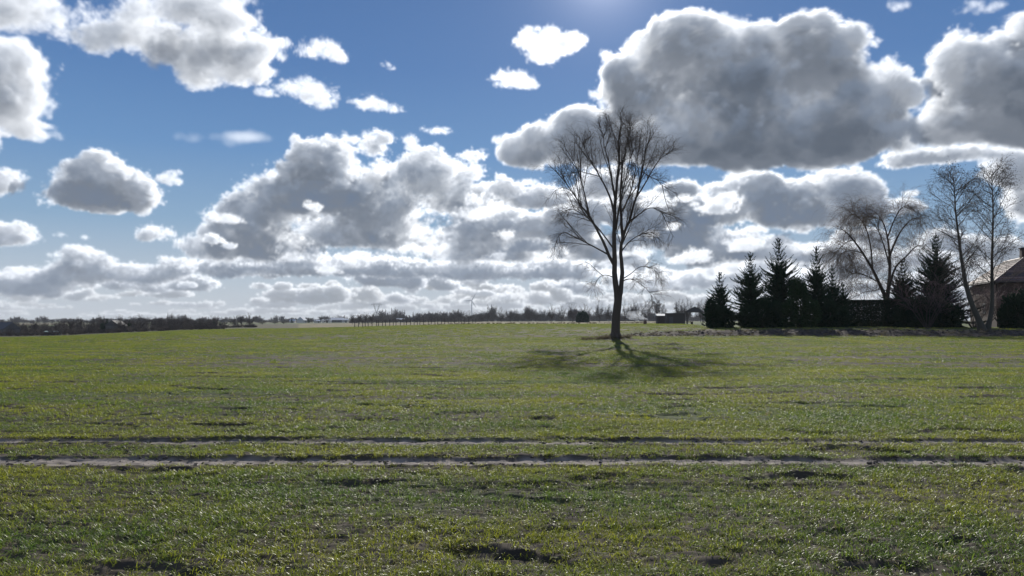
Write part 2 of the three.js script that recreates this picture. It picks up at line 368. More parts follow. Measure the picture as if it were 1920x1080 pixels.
function landRow(hs, d) {
  if (d <= LD[0]) return 0;
  if (d >= 6000) return hs[11];
  let i = 0; while (d > LD[i + 1]) i++;
  const t = (Math.log(d) - LL[i]) / (LL[i + 1] - LL[i]), slope = (k) => (k <= 0 || k >= 11 ? 0 : clamp((hs[k + 1] - hs[k - 1]) / (LL[k + 1] - LL[k - 1]), -9, 9));
  const w = LL[i + 1] - LL[i], m0 = slope(i) * w, m1 = slope(i + 1) * w, t2 = t * t, t3 = t2 * t, lo = hs[i], hi = hs[i + 1];
  const lim = 3 * Math.abs(hi - lo), a = clamp(m0, -lim, lim), b = clamp(m1, -lim, lim);
  return (2 * t3 - 3 * t2 + 1) * lo + (t3 - 2 * t2 + t) * a + (3 * t2 - 2 * t3) * hi + (t3 - t2) * b;
}
function land(x, z) {
  const d = -z;
  if (d < 4) return 0;
  const bend = d > 60 && d < 100 ? (noise2(x * 0.13, 3.3) * 1.1 + noise2(x * 0.5, 9.3) * 0.35) * smooth(60, 70, d) * smooth(100, 85, d) : 0;
  const px = clamp(CX + F * x / d, -299, 2299);
  let k = 0; while (px > LAND[k + 1][0]) k++;
  const t = smooth(LAND[k][0], LAND[k + 1][0], px);
  return mix(landRow(LAND[k][1], d + bend), landRow(LAND[k + 1][1], d + bend), t);
}
// wheel tracks of the sprayer, along x
const RUTS = [[9.36, 0.21, 0.032], [10.86, 0.13, 0.026]];
const rutAt = (x, d, i) => d - (RUTS[i][0] + 0.09 * noise2(x * 0.22, 40 + i * 7) + 0.035 * noise2(x * 1.3, 60 + i * 7) - x * 0.004);
function hollows(x, d) {                                   // long furrow gaps and short pits left by the drill
  const q = 0.5 * noise2(x * 0.8, d * 0.5), a = noise2(x * mix(0.6, 0.2, smooth(8, 26, d)) + 3, d * 1.15 + q), b = noise2(x * 1.1 + 50 + q, d * 2.6 + 9 + 0.5 * noise2(x * 2.2, d)), c = noise2(x * 0.06 + 80, d * 0.45 + 30);
  return Math.max(smooth(0.38, 0.54, a) * 0.9, smooth(0.46, 0.7, b) * 0.85, smooth(0.42, 0.62, c) * 0.6);
}
function barePatch(x, d) {
  const el = (cx, cd, rx, rd) => smooth(1.25, 0.6, Math.hypot((x - cx) / rx, (d - cd) / rd) + 0.35 * noise2(x * 1.3, d * 2.1));
  return Math.max(el(5.8, 15.7, 1.5, 0.26), el(1.6, 20.6, 5, 0.16), el(-2.5, 21.2, 3.2, 0.2), 0.62 * el(19, 35, 8.5, 1.3), 0.5 * el(15.5, 30, 7, 0.9), 0.45 * el(-8, 30, 7, 0.9), 0.5 * el(2, 43, 9, 2.0), 0.4 * el(-3, 52, 10, 2.4), 0.75 * el(8.3, 61, 3.2, 1.4));
}
function soilRelief(x, z) {
  const d = -z;
  if (d > 130 || d < 0) return 0;
  const f = smooth(130, 80, d);
  let h = 0.035 * fbm(x * 0.35, d * 0.8, 2) + 0.03 * fbm(x * 2.6, d * 4.2, 3) + (d < 16 ? 0.012 * noise2(x * 11, d * 13) : 0) + 0.008 * Math.sin(d / 0.125 * 6.2832 + noise2(x * 0.5, d) * 2);
  h -= 0.05 * hollows(x, d) + 0.03 * barePatch(x, d);
  for (let i = 0; i < 2; i++) {
    const r = rutAt(x, d, i), w = RUTS[i][1];
    const into = smooth(w + 0.1, w - 0.06, Math.abs(r) + 0.05 * noise2(x * 3, d * 5));
    h = mix(h, -RUTS[i][2] + 0.012 * noise2(x * 9, d * 9) + 0.012 * smooth(0.2, 0.6, noise2(x * 4.2, d * 14)), into);
    h += (0.02 + 0.016 * noise2(x * 0.9, 70 + i * 9)) * smooth(0.16, 0.02, Math.abs(r - w - 0.1)) + 0.008 * smooth(0.12, 0.02, Math.abs(r + w + 0.1));
  }
  if (x > 4 && d > 70 && d < 82) h += (0.10 * fbm(x * 1.4, d * 1.4, 3) + 0.05 * noise2(x * 4, d * 4)) * smooth(70, 73, d) * smooth(82, 77, d) * smooth(8, 18, x);
  if (d > 56 && d < 66) h += 0.22 * Math.exp(-(((x - TREE.x) / 1.5) ** 2 + ((d - 60) / 1.4) ** 2));
  return h * f;
}
const TREE = new THREE.Vector3((1154 - CX) / F * 60, 0, -60);
const bank = (x, d) => smooth(71.5, 73.2, d) * smooth(77.2, 75.6, d) * smooth(0.10, 0.2, x / d);
const ground = (x, z) => land(x, z) + soilRelief(x, z);
const inRut = (x, d) => Math.max(...[0, 1].map((i) => { const w = RUTS[i][1] * (1 + 0.35 * noise2(x * 0.7, 20 + i * 5)); return smooth(w + 0.05, w - 0.06, Math.abs(rutAt(x, d, i)) + 0.07 * noise2(x * 3.5, d * 5)); }));
// where the crop ends, by direction
function fieldEnd(px) { return px < 700 ? mix(255, 300, clamp(px / 700, 0, 1)) : px < 1240 ? mix(300, 225, (px - 700) / 540) : mix(225, 93, smooth(1240, 1330, px)); }
function cropCover(x, z) {
  const d = -z, px = CX + F * x / d;
  if (d > fieldEnd(px) || bank(x, d) > 0.5) return 0;
  let c = 1 - mix(0.55, 0.92, smooth(8, 20, d)) * hollows(x, d) - 0.9 * barePatch(x, d);
  c *= 0.74 + mix(0.5, 0.95, smooth(14, 30, d)) * fbm(x * 0.07, d * 0.33, 3) + 0.25 * noise2(x * 0.6, d * 1.4);
  c -= inRut(x, d) * 1.5;
  for (let i = 0; i < 2; i++) { const q = rutAt(x, d, i) + RUTS[i][1]; if (q > -0.3 && q < 0.1) c *= 0.45; }
  if (d < 70) c *= 1 - 0.8 * Math.exp(-(((x - TREE.x) / 1.6) ** 2 + ((d - 60) / 1.6) ** 2));
  return clamp(c, d < 30 && inRut(x, d) < 0.1 ? 0.3 : 0, 1);
}

{ // the ground: one sheet, fine near the camera, out to the horizon
  const radii = [0];
  for (let r = 0.6; r < 7000;) { radii.push(r); r += r < 3.6 ? 0.3 : r < 14 ? 0.035 : r < 30 ? 0.0036 * r : r < 66 ? 0.007 * r : r < 84 ? 0.22 : r < 300 ? 0.02 * r : 0.07 * r; }
  const angles = [];
  for (let a = -Math.PI; a < Math.PI - 1e-6;) { angles.push(a); a += Math.abs(a) < 0.68 ? 0.0036 : 0.06; }
  const nA = angles.length, pos = [], col = [], idx = [];
  for (const r of radii) for (const a of angles) {
    const x = Math.sin(a) * r, z = -Math.cos(a) * r, d = -z, px = d > 1 ? CX + F * x / d : -1e4;
    pos.push(x, ground(x, z), z);
    const n = fbm(x * 1.7, z * 1.7, 3), n2 = noise2(x * 0.11, z * 0.3), n3 = noise2(x * 7, z * 7);
    let c = [0.085, 0.072, 0.056];
    const dry = clamp(0.5 + n * 1.2 + n3 * 0.3, 0, 1);
    c = [mix(0.045, 0.10, dry), mix(0.039, 0.084, dry), mix(0.03, 0.064, dry)];
    const moss = smooth(0.0, 0.5, n2 + n * 0.6) * 0.55;    // thin green growth between the rows
    c = [mix(c[0], 0.05, moss), mix(c[1], 0.085, moss), mix(c[2], 0.02, moss)];
    if (d > 0) {
      const rut = inRut(x, d), pale = clamp(0.8 + 0.5 * n3 + n * 0.5, 0.3, 1);
      c = [mix(c[0], 0.27 * pale, rut), mix(c[1], 0.235 * pale, rut), mix(c[2], 0.205 * pale, rut)];
      const bk = bank(x, d), cl = 0.7 + 0.6 * n3;
      c = [mix(c[0], 0.10 * cl, bk), mix(c[1], 0.082 * cl, bk), mix(c[2], 0.068 * cl, bk)];
      if (d > 60) {
        const e = fieldEnd(px), out = smooth(e - 3, e + 3, d + noise2(x * 0.2, 5) * 3), g = smooth(-0.3, 0.4, n2);
        let o = px > 1240 ? [0.07, 0.095, 0.03] : [mix(0.20, 0.15, g), mix(0.165, 0.14, g), mix(0.10, 0.07, g)];      // garden grass; stubble
        if (d > 620) { const s = noise2(x * 0.002 + 9, z * 0.004) > 0; o = s ? [0.08, 0.11, 0.04] : [0.15, 0.13, 0.085]; }
        if (px < 560 && d < 620) o = [0.09, 0.085, 0.05];
        c = c.map((v, k) => mix(v, o[k] * (0.85 + 0.3 * n), out));
      }
    }
    col.push(...c);
  }
  for (let j = 0; j + 1 < radii.length; j++) for (let i = 0; i < nA; i++) { const k = (i + 1) % nA, a = j * nA + i, b = j * nA + k; idx.push(a, b, a + nA, b, b + nA, a + nA); }
  const g = new THREE.BufferGeometry();
  g.setAttribute('position', new THREE.Float32BufferAttribute(pos, 3));
  g.setAttribute('color', new THREE.Float32BufferAttribute(col, 3));
  g.setIndex(idx);
  g.computeVertexNormals();
  const m = new THREE.Mesh(g, new THREE.MeshPhysicalMaterial({ vertexColors: true, roughness: 1, specularIntensity: 0.15 }));
  m.name = 'ground'; m.userData.kind = 'structure';
  scene.add(m);
}

// ---------------------------------------------------------------- the crop: short blades of winter cereal
{
  const leafFor = (coat) => new THREE.MeshPhysicalMaterial({ color: lin(1, 1, 1), roughness: 1, transmission: 0.55, thickness: 0, specularIntensity: 0.3, clearcoat: coat, clearcoatRoughness: 0.36, side: THREE.DoubleSide });
  const clump = (seed, blades, radius, len, width, segs, flat) => {
    const r = rng(seed), b = new Builder();
    for (let i = 0; i < blades; i++) {
      const a0 = r() * 6.283, rr = radius * Math.sqrt(r()), a = r() * 6.283, L = len * (0.45 + 0.65 * r()), lean = 0.15 + 0.55 * r(), bend = flat * (0.6 + 1.3 * r()), w0 = width * (0.7 + 0.6 * r());
      let x = Math.cos(a0) * rr, z = Math.sin(a0) * rr, y = -0.01, th = lean;
      const ca = Math.cos(a), sa = Math.sin(a), tw = (r() - 0.5) * 1.6;
      let pl, pr;
      for (let s = 0; s <= segs; s++) {
        const w = w0 * (s === segs ? 0.05 : 1 - 0.5 * (s / segs) ** 2) / 2, ta = tw * s / segs, sx = -sa * Math.cos(ta) * w, sz = ca * Math.cos(ta) * w, sy = Math.sin(ta) * w;
        const l = [x - sx, y - sy, z - sz], q = [x + sx, y + sy, z + sz];
        if (s) b.quad(pl, pr, q, l);
        pl = l; pr = q;
        th += bend / segs;
        x += ca * Math.sin(th) * L / segs; z += sa * Math.sin(th) * L / segs; y += Math.cos(th) * L / segs;
      }
    }
    return b.geo();
  };
  const crop = new THREE.Group();
  crop.name = 'winter_cereal';
  crop.userData = { kind: 'stuff', label: 'short green winter cereal growing over the whole field', category: 'crop' };
  scene.add(crop);
  const zones = [ // from, to, clumps per square metre, blades, radius, length, width, segments, variants
    [3.4, 13, 420, 13, 0.06, 0.086, 0.0054, 4, 4],
    [13, 28, 150, 16, 0.085, 0.092, 0.0078, 3, 3],
    [28, 70, 26, 24, 0.17, 0.10, 0.013, 2, 3],
    [70, 310, 1.7, 46, 0.42, 0.13, 0.03, 2, 2],
  ];
  const M4 = new THREE.Matrix4(), Q = new THREE.Quaternion(), P = new THREE.Vector3(), S = new THREE.Vector3(), E = new THREE.Euler(), C = new THREE.Color();
  zones.forEach(([d0, d1, per, blades, radius, len, width, segs, variants], zi) => {
    const leaf = leafFor([0.42, 0.36, 0.22, 0.08][zi]), r = rng(100 + zi), spots = Array.from({ length: variants }, () => []);
    const half = 0.74, area = half * (d1 * d1 - d0 * d0), n = Math.floor(area * per);
    for (let i = 0; i < n; i++) {
      let d = Math.sqrt(mix(d0 * d0, d1 * d1, r()));
      const x = (r() * 2 - 1) * half * d;
      if (zi < 2) { const row = Math.round(d / 0.125) * 0.125; d = row + (d - row) * 0.65; }
      const c = cropCover(x, -d);
      if (r() > c * 1.15) continue;
      spots[Math.floor(r() * variants)].push([x, -d, c]);
    }
    spots.forEach((list, k) => {
      const im = new THREE.InstancedMesh(clump(zi * 10 + k, blades, radius, len, width, segs, 0.8), leaf, list.length);
      im.name = 'grass_blades'; im.userData.kind = 'stuff';
      list.forEach(([x, z, c], i) => {
        const tone = noise2(x * 0.25 + 7, z * 0.6), s = (0.6 + 0.55 * r() + (zi > 1 ? 0.35 * r() * r() : 0)) * mix(0.7, 1.08, c);
        P.set(x, ground(x, z), z); Q.setFromEuler(E.set((r() - 0.5) * 0.35, r() * 6.283, (r() - 0.5) * 0.35)); S.set(s, s * (0.8 + 0.4 * r()), s);
        im.setMatrixAt(i, M4.compose(P, Q, S));
        const y = clamp(0.5 + tone * 0.7 + (r() - 0.5) * 0.7, 0, 1), straw = r() < 0.05;
        im.setColorAt(i, straw ? C.setRGB(0.22, 0.19, 0.08) : C.setRGB(mix(0.105, 0.285, y), mix(0.175, 0.30, y), mix(0.024, 0.024, y)));
      });
      crop.add(im);
    });
  });
}
// ---------------------------------------------------------------- bare trees
const V = (p) => [p.x, p.y, p.z];
const nrm = (v) => { const l = Math.hypot(...v) || 1; return [v[0] / l, v[1] / l, v[2] / l]; };
const sideways = (d, r) => { let a = nrm([r() - 0.5, r() - 0.5, r() - 0.5]); const k = a[0] * d[0] + a[1] * d[1] + a[2] * d[2]; return nrm([a[0] - d[0] * k, a[1] - d[1] * k, a[2] - d[2] * k]); };
// a limb that wanders from p in direction d; pull > 0 lifts its end, pull < 0 lets it hang
function limbPath(p, d, len, segs, wander, pull, r) {
  const pts = [p.slice()]; let q = p.slice(), v = d.slice();
  for (let i = 0; i < segs; i++) {
    const k = (i + 1) / segs;
    v = nrm([v[0] + (r() - 0.5) * wander, v[1] + (r() - 0.5) * wander + pull * k, v[2] + (r() - 0.5) * wander]);
    q = [q[0] + v[0] * len / segs, q[1] + v[1] * len / segs, q[2] + v[2] * len / segs];
    pts.push(q);
  }
  return pts;
}
const along = (pts, t) => { const f = clamp(t, 0, 0.9999) * (pts.length - 1), i = f | 0, u = f - i, a = pts[i], b = pts[i + 1]; return { p: [mix(a[0], b[0], u), mix(a[1], b[1], u), mix(a[2], b[2], u)], d: nrm([b[0] - a[0], b[1] - a[1], b[2] - a[2]]) }; };
// levels: [{ n, from, len, shrink, angle, wander, pull, thick, segs, sides, lift }], grown on every path of the level before
function grow(out, pts, r0, levels, k, r, onTip) {
  const L = levels[k];
  if (!L) { onTip?.(pts, r); return; }
  for (let i = 0; i < L.n; i++) {
    const t = mix(L.from, 1, (i + r()) / L.n), { p, d } = along(pts, t), s = sideways(d, r), an = L.angle * (0.7 + 0.6 * r());
    let v = nrm([d[0] * Math.cos(an) + s[0] * Math.sin(an), d[1] * Math.cos(an) + s[1] * Math.sin(an) + (L.lift ?? 0), d[2] * Math.cos(an) + s[2] * Math.sin(an)]);
    const len = L.len * (0.55 + 0.75 * r()) * (1 - (L.shrink ?? 0.4) * t), path = limbPath(p, v, len, L.segs, L.wander, L.pull * (0.5 + r()), r);
    const ra = L.thick * (0.7 + 0.6 * r());
    out[Math.min(k, out.length - 1)].tube(path, path.map((_, j) => ra * (1 - 0.78 * j / L.segs)), L.sides ?? 3);
    grow(out, path, ra, levels, k + 1, r, onTip);
  }
}
const bark = mat(0.075, 0.062, 0.05, 0.95), darkBark = mat(0.055, 0.045, 0.038, 0.95), twigBrown = mat(0.085, 0.062, 0.045, 0.9), twigRed = mat(0.095, 0.062, 0.04, 0.9), twigPurple = mat(0.10, 0.062, 0.062, 0.9), greyBark = mat(0.062, 0.06, 0.048, 0.95);
const barkMap = (() => {
  const n = 256, a = new Uint8Array(n * n * 4);
  for (let y = 0; y < n; y++) for (let x = 0; x < n; x++) {
    const u = x / n * 6.2832, f = fbm(Math.cos(u) * 3 + 9, Math.sin(u) * 3 + y * 0.02, 4), c = 0.55 + 0.9 * f + 0.35 * noise2(Math.cos(u) * 14, Math.sin(u) * 14 + y * 0.015), k = clamp(c, 0, 1) * 255;
    a.set([k, k, k, 255], (y * n + x) * 4);
  }
  const t = new THREE.DataTexture(a, n, n); t.magFilter = THREE.LinearFilter; t.wrapS = t.wrapT = THREE.RepeatWrapping; t.needsUpdate = true;
  return t;
})();

{ // the lone tree in the field; its limbs follow the photograph, spread in depth
  const r = rng(21), base = TREE.clone(); base.y = ground(base.x, base.z) - 0.05;
  const t = thing('birch_tree', 'tall lone leafless tree with drooping twigs standing in the green field', 'tree', base.x, base.y, base.z);
  const P = (qx, qy, dz = 0) => { const px = 1157 + (qx - 1157) * (qx > 1157 ? 0.84 : 0.9), py = qy < 300 ? 300 - (300 - qy) * 0.72 : qy, p = at(px, py, 60 - dz * 0.9); return [p.x - base.x, p.y - base.y, p.z - base.z]; };
  const spline = (list, n) => new THREE.CatmullRomCurve3(list.map(([a, b, c]) => new THREE.Vector3(...P(a, b, c))), false, 'centripetal').getPoints(n).map(V);
  const knotty = (pts, k) => pts.map((p, i) => (i === 0 ? p : [p[0] + (r() - 0.5) * k, p[1], p[2] + (r() - 0.5) * k]));
  const taper = (n, a, b, e = 1) => Array.from({ length: n + 1 }, (_, i) => mix(a, b, (i / n) ** e));
  const tb = new Builder();
  const trunkPts = spline([[1154, 641, 0], [1154, 620, 0], [1155, 595, 0], [1158, 572, 0], [1160, 556, 0]], 14);
  tb.tube(trunkPts, taper(14, 0.36, 0.3).map((x, i) => x + (i < 4 ? 0.17 * (1 - i / 4) ** 2 : 0)), 14);
  for (let i = 0; i < 6; i++) { const a = i / 6 * 6.283 + r(), c = Math.cos(a), s = Math.sin(a); tb.tube([[c * 0.2, 0.55, s * 0.2], [c * 0.4, 0.16, s * 0.4], [c * 0.75, -0.02, s * 0.75], [c * 1.05, -0.15, s * 1.05]], [0.12, 0.13, 0.09, 0.04], 6); }
  part(t, 'trunk', tb.geo(), bark);
  const limbs = [ // points [photo x, photo y, metres nearer], thickness from, to
    [[[1158, 566, 0], [1154, 535, 0.1], [1152, 500, 0.3], [1152, 455, 0.4], [1151, 410, 0.3], [1155, 360, 0.1], [1161, 315, -0.2], [1161, 265, -0.4], [1164, 222, -0.5], [1172, 204, -0.5]], 0.27, 0.018],
    [[[1160, 563, 0], [1167, 536, -0.1], [1168, 500, -0.3], [1166, 470, -0.4], [1170, 443, -0.3], [1184, 416, 0], [1200, 368, 0.5], [1213, 322, 1], [1221, 272, 1.4], [1233, 226, 1.6]], 0.215, 0.018],
    [[[1170, 446, -0.3], [1166, 405, -1], [1164, 355, -1.8], [1172, 300, -2.4], [1180, 250, -2.8], [1190, 200, -3]], 0.14, 0.016],
    [[[1151, 497, 0.3], [1140, 480, 0.6], [1128, 452, 1], [1112, 426, 1.4], [1098, 404, 1.6], [1082, 386, 1.8], [1062, 358, 2], [1038, 330, 2.2], [1014, 308, 2.3]], 0.145, 0.014],
    [[[1099, 405, 1.6], [1091, 370, 1.2], [1082, 340, 0.8], [1070, 308, 0.6], [1050, 272, 0.2]], 0.075, 0.014],
    [[[1136, 476, 0.8], [1112, 464, 1.6], [1086, 452, 2.2], [1066, 443, 2.6], [1046, 436, 3], [1034, 444, 3.1], [1030, 462, 3.1]], 0.07, 0.012],
    [[[1151, 402, 0.3], [1140, 364, -0.6], [1121, 331, -1.4], [1105, 305, -2], [1091, 275, -2.3], [1084, 240, -2.5]], 0.10, 0.014],
    [[[1153, 372, 0.1], [1146, 340, 1.4], [1138, 300, 2.2], [1130, 262, 2.8], [1128, 228, 3]], 0.085, 0.014],
    [[[1186, 414, 0], [1206, 402, 1], [1230, 390, 1.6], [1252, 394, 1.9], [1264, 410, 2]], 0.06, 0.012],
    [[[1200, 370, 0.5], [1219, 345, -0.4], [1239, 315, -1.2], [1258, 292, -1.7], [1278, 282, -2]], 0.075, 0.012],
    [[[1166, 400, -1], [1182, 372, -2], [1194, 338, -2.8], [1202, 290, -3.4], [1212, 240, -3.8]], 0.075, 0.013],
    [[[1168, 527, -0.2], [1186, 523, 0.6], [1206, 530, 1.2], [1226, 545, 1.7], [1240, 562, 2]], 0.05, 0.01],
    [[[1168, 524, -0.2], [1188, 513, -0.8], [1210, 500, -1.4], [1238, 504, -2], [1256, 526, -2.3]], 0.05, 0.01],
    [[[1152, 521, 0.2], [1136, 516, 1], [1121, 519, 1.8], [1110, 534, 2.2]], 0.042, 0.01],
    [[[1152, 470, 0.4], [1135, 448, -1], [1110, 420, -2], [1085, 402, -2.8], [1060, 392, -3.2], [1040, 402, -3.4]], 0.08, 0.012],
    [[[1168, 470, -0.4], [1186, 452, -1.6], [1210, 440, -2.6], [1236, 436, -3.2], [1252, 448, -3.4]], 0.06, 0.012],
    [[[1155, 430, 0.4], [1160, 395, 2], [1172, 350, 3], [1184, 305, 3.6], [1196, 262, 4]], 0.085, 0.013],
    [[[1062, 358, 2], [1046, 352, 2.6], [1030, 356, 3], [1016, 372, 3.1]], 0.03, 0.01],
    [[[1121, 331, -1.4], [1100, 326, -2.4], [1076, 322, -3], [1052, 330, -3.3]], 0.04, 0.01],
    [[[1213, 322, 1], [1232, 332, 2], [1250, 340, 2.6], [1266, 360, 2.9]], 0.04, 0.01],
  ];
  const mid = P(1148, 372), inCrown = (x, y, z) => ((x - mid[0]) / 5.5) ** 2 + ((y - mid[1]) / (y > mid[1] ? 6.9 : 7.5)) ** 2 + ((z - mid[2]) / 4.8) ** 2 < 1;
  const crown = new Builder();
  limbs.forEach(([list, a, b], i) => {
    const n = 16, pts = knotty(spline(list, n), a * 0.4), lb = new Builder();
    lb.tube(pts, taper(n, a, b, 0.8), a > 0.1 ? 9 : 6);
    const big = a > 0.12, len = pts.reduce((s, p, j) => (j ? s + Math.hypot(p[0] - pts[j - 1][0], p[1] - pts[j - 1][1], p[2] - pts[j - 1][2]) : 0), 0), small = clamp(len / 7, 0.5, 1.15);
    const high = clamp((430 - list[list.length - 1][1]) / 160, 0, 1);       // upper limbs reach up, lower ones let their twigs hang
    const levels = [
      { n: Math.round(len * 1.2), from: big ? 0.38 : 0.2, len: 1.5 * small, shrink: 0.4, angle: 0.72, wander: 0.3, pull: mix(-0.05, 0.0, high), thick: 0.014, segs: 7, sides: 4, lift: mix(0.08, 0.16, high) },
      { n: 8, from: 0.1, len: 1.0, shrink: 0.3, angle: 0.7, wander: 0.34, pull: mix(-0.2, -0.06, high), thick: 0.0074, segs: 5, lift: mix(0, 0.1, high) },
      { n: 4, from: 0.15, len: 0.55, shrink: 0.2, angle: 0.7, wander: 0.4, pull: mix(-0.34, -0.16, high), thick: 0.0044, segs: 3 },
    ];
    grow([crown], pts, b, levels, 0, r);
    if (a > 0.035) for (let q = 0; q < Math.round(len * 1.15); q++) {         // lesser limbs between the great ones, kept inside the crown's outline
      const at0 = along(pts, mix(big ? 0.34 : 0.2, 0.92, r())), s = sideways(at0.d, r), an = 0.25 + 0.4 * r(), v = nrm([at0.d[0] * Math.cos(an) + s[0] * Math.sin(an), at0.d[1] * Math.cos(an) + s[1] * Math.sin(an) + mix(0.15, 0.3, high), at0.d[2] * Math.cos(an) + s[2] * Math.sin(an)]);
      let L = 2.2 + 1.9 * r();
      while (L > 0.8 && !inCrown(at0.p[0] + v[0] * L, at0.p[1] + v[1] * L, at0.p[2] + v[2] * L)) L -= 0.3;
      const sub = limbPath(at0.p, v, L, 8, 0.16, mix(-0.04, 0.03, high), r);
      lb.tube(sub, sub.map((_, j) => (0.02 + 0.005 * L) * (1 - 0.085 * j)), 5);
      grow([crown], sub, 0.02, [{ ...levels[0], n: 5, from: 0.15, len: 1.15 }, { ...levels[1], n: 5, len: 0.9 }, { ...levels[2], n: 3, len: 0.5 }], 0, r);
    }
    part(t, 'limb', lb.geo(), bark);
  });
  part(t, 'crown', crown.geo(), twigBrown);
}

function alder(label, list, seed, thick, n) {
  const r = rng(seed), d = list.depth, b0 = at(list.pts[0][0], list.pts[0][1], d), base = new THREE.Vector3(b0.x, ground(b0.x, b0.z) - 0.1, b0.z);
  const t = thing('alder_tree', label, 'tree', base.x, base.y, base.z, 'two bare trees joined at the foot');
  const pts = new THREE.CatmullRomCurve3(list.pts.map(([a, b]) => { const p = at(a, b, d); return new THREE.Vector3(p.x - base.x, p.y - base.y, p.z - base.z); })).getPoints(24).map(V);
  pts[0][1] = -0.2;
  const tb = new Builder();
  tb.tube(pts, pts.map((_, i) => mix(thick, 0.02, (i / 24) ** 0.8) + (i < 3 ? 0.16 * (1 - i / 3) ** 2 : 0)), 10);
  part(t, 'trunk', tb.geo(), greyBark);
  const limb = new Builder(), crown = new Builder(), cones = new Builder();
  grow([limb, crown], pts, thick, [
    { n, from: 0.3, len: 6.2, shrink: 0.74, angle: 0.85, wander: 0.26, pull: 0.05, thick: 0.04, segs: 8, sides: 5, lift: 0.05 },
    { n: 12, from: 0.15, len: 1.8, shrink: 0.5, angle: 0.75, wander: 0.35, pull: -0.02, thick: 0.014, segs: 5 },
    { n: 8, from: 0.15, len: 0.7, shrink: 0.3, angle: 0.75, wander: 0.5, pull: -0.08, thick: 0.008, segs: 2 },
  ], 0, r, (p, q) => {                                     // little cones and catkins at the twig ends
    if (q() > 0.6) return;
    for (let i = 0; i < 2; i++) { const e = p[p.length - 1], x = e[0] + (q() - 0.5) * 0.12, y = e[1] - q() * 0.1, z = e[2] + (q() - 0.5) * 0.12, s = 0.018 + 0.022 * q(); cones.tube([[x, y + s, z], [x, y, z], [x, y - s * 1.4, z]], [0.004, s * 0.7, 0.004], 4); }
  });
  part(t, 'limbs', limb.geo(), greyBark); part(t, 'crown', crown.geo(), twigBrown); part(t, 'cones', cones.geo(), darkBark);
}
alder('leaning bare tree with small cones, left of the two joined at the foot', { depth: 77, pts: [[1842, 618], [1836, 602], [1824, 575], [1814, 545], [1808, 518], [1802, 480], [1797, 440], [1792, 400], [1790, 365], [1788, 335]] }, 31, 0.34, 46);
alder('upright bare tree with small cones, right of the two joined at the foot', { depth: 77.6, pts: [[1850, 618], [1856, 600], [1860, 570], [1860, 530], [1860, 490], [1861, 445], [1862, 400], [1861, 365], [1859, 328]] }, 32, 0.27, 42);

{ // weeping willow behind the fence
  const r = rng(41), d = 97, b0 = at(1664, 575, d), base = new THREE.Vector3(b0.x, land(b0.x, b0.z) - 0.1, b0.z);
  const t = thing('weeping_willow', 'bare weeping willow with reddish hanging twigs behind the dark hedge', 'tree', base.x, base.y, base.z);
  const P = ([px, py, dz = 0]) => { const p = at(px, py, d - dz); return new THREE.Vector3(p.x - base.x, p.y - base.y, p.z - base.z); };
  const sp = (l) => new THREE.CatmullRomCurve3(l.map(P)).getPoints(12).map(V);
  const tb = new Builder(), tp = sp([[1664, 612], [1663, 590], [1662, 565], [1661, 550]]);
  tp[0][1] = -0.2;
  tb.tube(tp, tp.map((_, i) => 0.46 - 0.012 * i), 10); part(t, 'trunk', tb.geo(), darkBark);
  const crown = new Builder();
  for (const [l, a] of [
    [[[1660, 556], [1648, 530, 0.5], [1636, 505, 1], [1618, 475, 1.5], [1600, 450, 2], [1582, 432, 2.2], [1568, 428, 2.4]], 0.26],
    [[[1664, 556], [1668, 520, -0.4], [1668, 480, -0.6], [1664, 445, -0.8], [1655, 415, -1], [1642, 398, -1]], 0.28],
    [[[1668, 480, -0.6], [1680, 450, -1.2], [1695, 425, -1.6], [1712, 410, -2], [1728, 408, -2]], 0.16],
    [[[1667, 540], [1680, 500, 1], [1700, 480, 2], [1718, 462, 2.6], [1732, 460, 2.8]], 0.16],
    [[[1648, 530, 0.5], [1630, 520, 2], [1608, 512, 3], [1590, 516, 3.4]], 0.10],
    [[[1664, 445, -0.8], [1678, 410, 0.6], [1690, 390, 1.4], [1704, 384, 1.8]], 0.10],
    [[[1636, 505, 1], [1632, 460, -1.5], [1622, 425, -2.8], [1606, 404, -3.4], [1594, 402, -3.6]], 0.12],
    [[[1618, 475, 1.5], [1600, 470, 3], [1584, 472, 4], [1570, 480, 4.4]], 0.08],
    [[[1600, 450, 2], [1586, 455, 0], [1574, 466, -1], [1562, 482, -1.6]], 0.06],
    [[[1655, 540], [1640, 545, 2.4], [1620, 548, 3.6], [1604, 556, 4]], 0.07],
    [[[1668, 500], [1660, 470, 3], [1650, 440, 4.6], [1640, 422, 5.4]], 0.11],
    [[[1655, 415, -1], [1640, 408, -2], [1626, 406, -2.6], [1612, 412, -3]], 0.07],
  ]) {
    const pts = sp(l), lb = new Builder();
    lb.tube(pts, pts.map((_, i) => mix(a, 0.025, (i / 12) ** 0.8)), 7); part(t, 'limb', lb.geo(), darkBark);
    grow([crown], pts, 0.03, [
      { n: 20, from: 0.15, len: 2.1, shrink: 0.2, angle: 0.95, wander: 0.3, pull: -0.06, thick: 0.026, segs: 6, sides: 4, lift: 0.2 },
      { n: 11, from: 0.15, len: 3.5, shrink: 0.2, angle: 0.7, wander: 0.25, pull: -0.5, thick: 0.0105, segs: 7 },
      { n: 3, from: 0.05, len: 1.4, shrink: 0, angle: 0.5, wander: 0.2, pull: -0.9, thick: 0.0078, segs: 3 },
    ], 0, r);
  }
  part(t, 'crown', crown.geo(), twigRed);
}
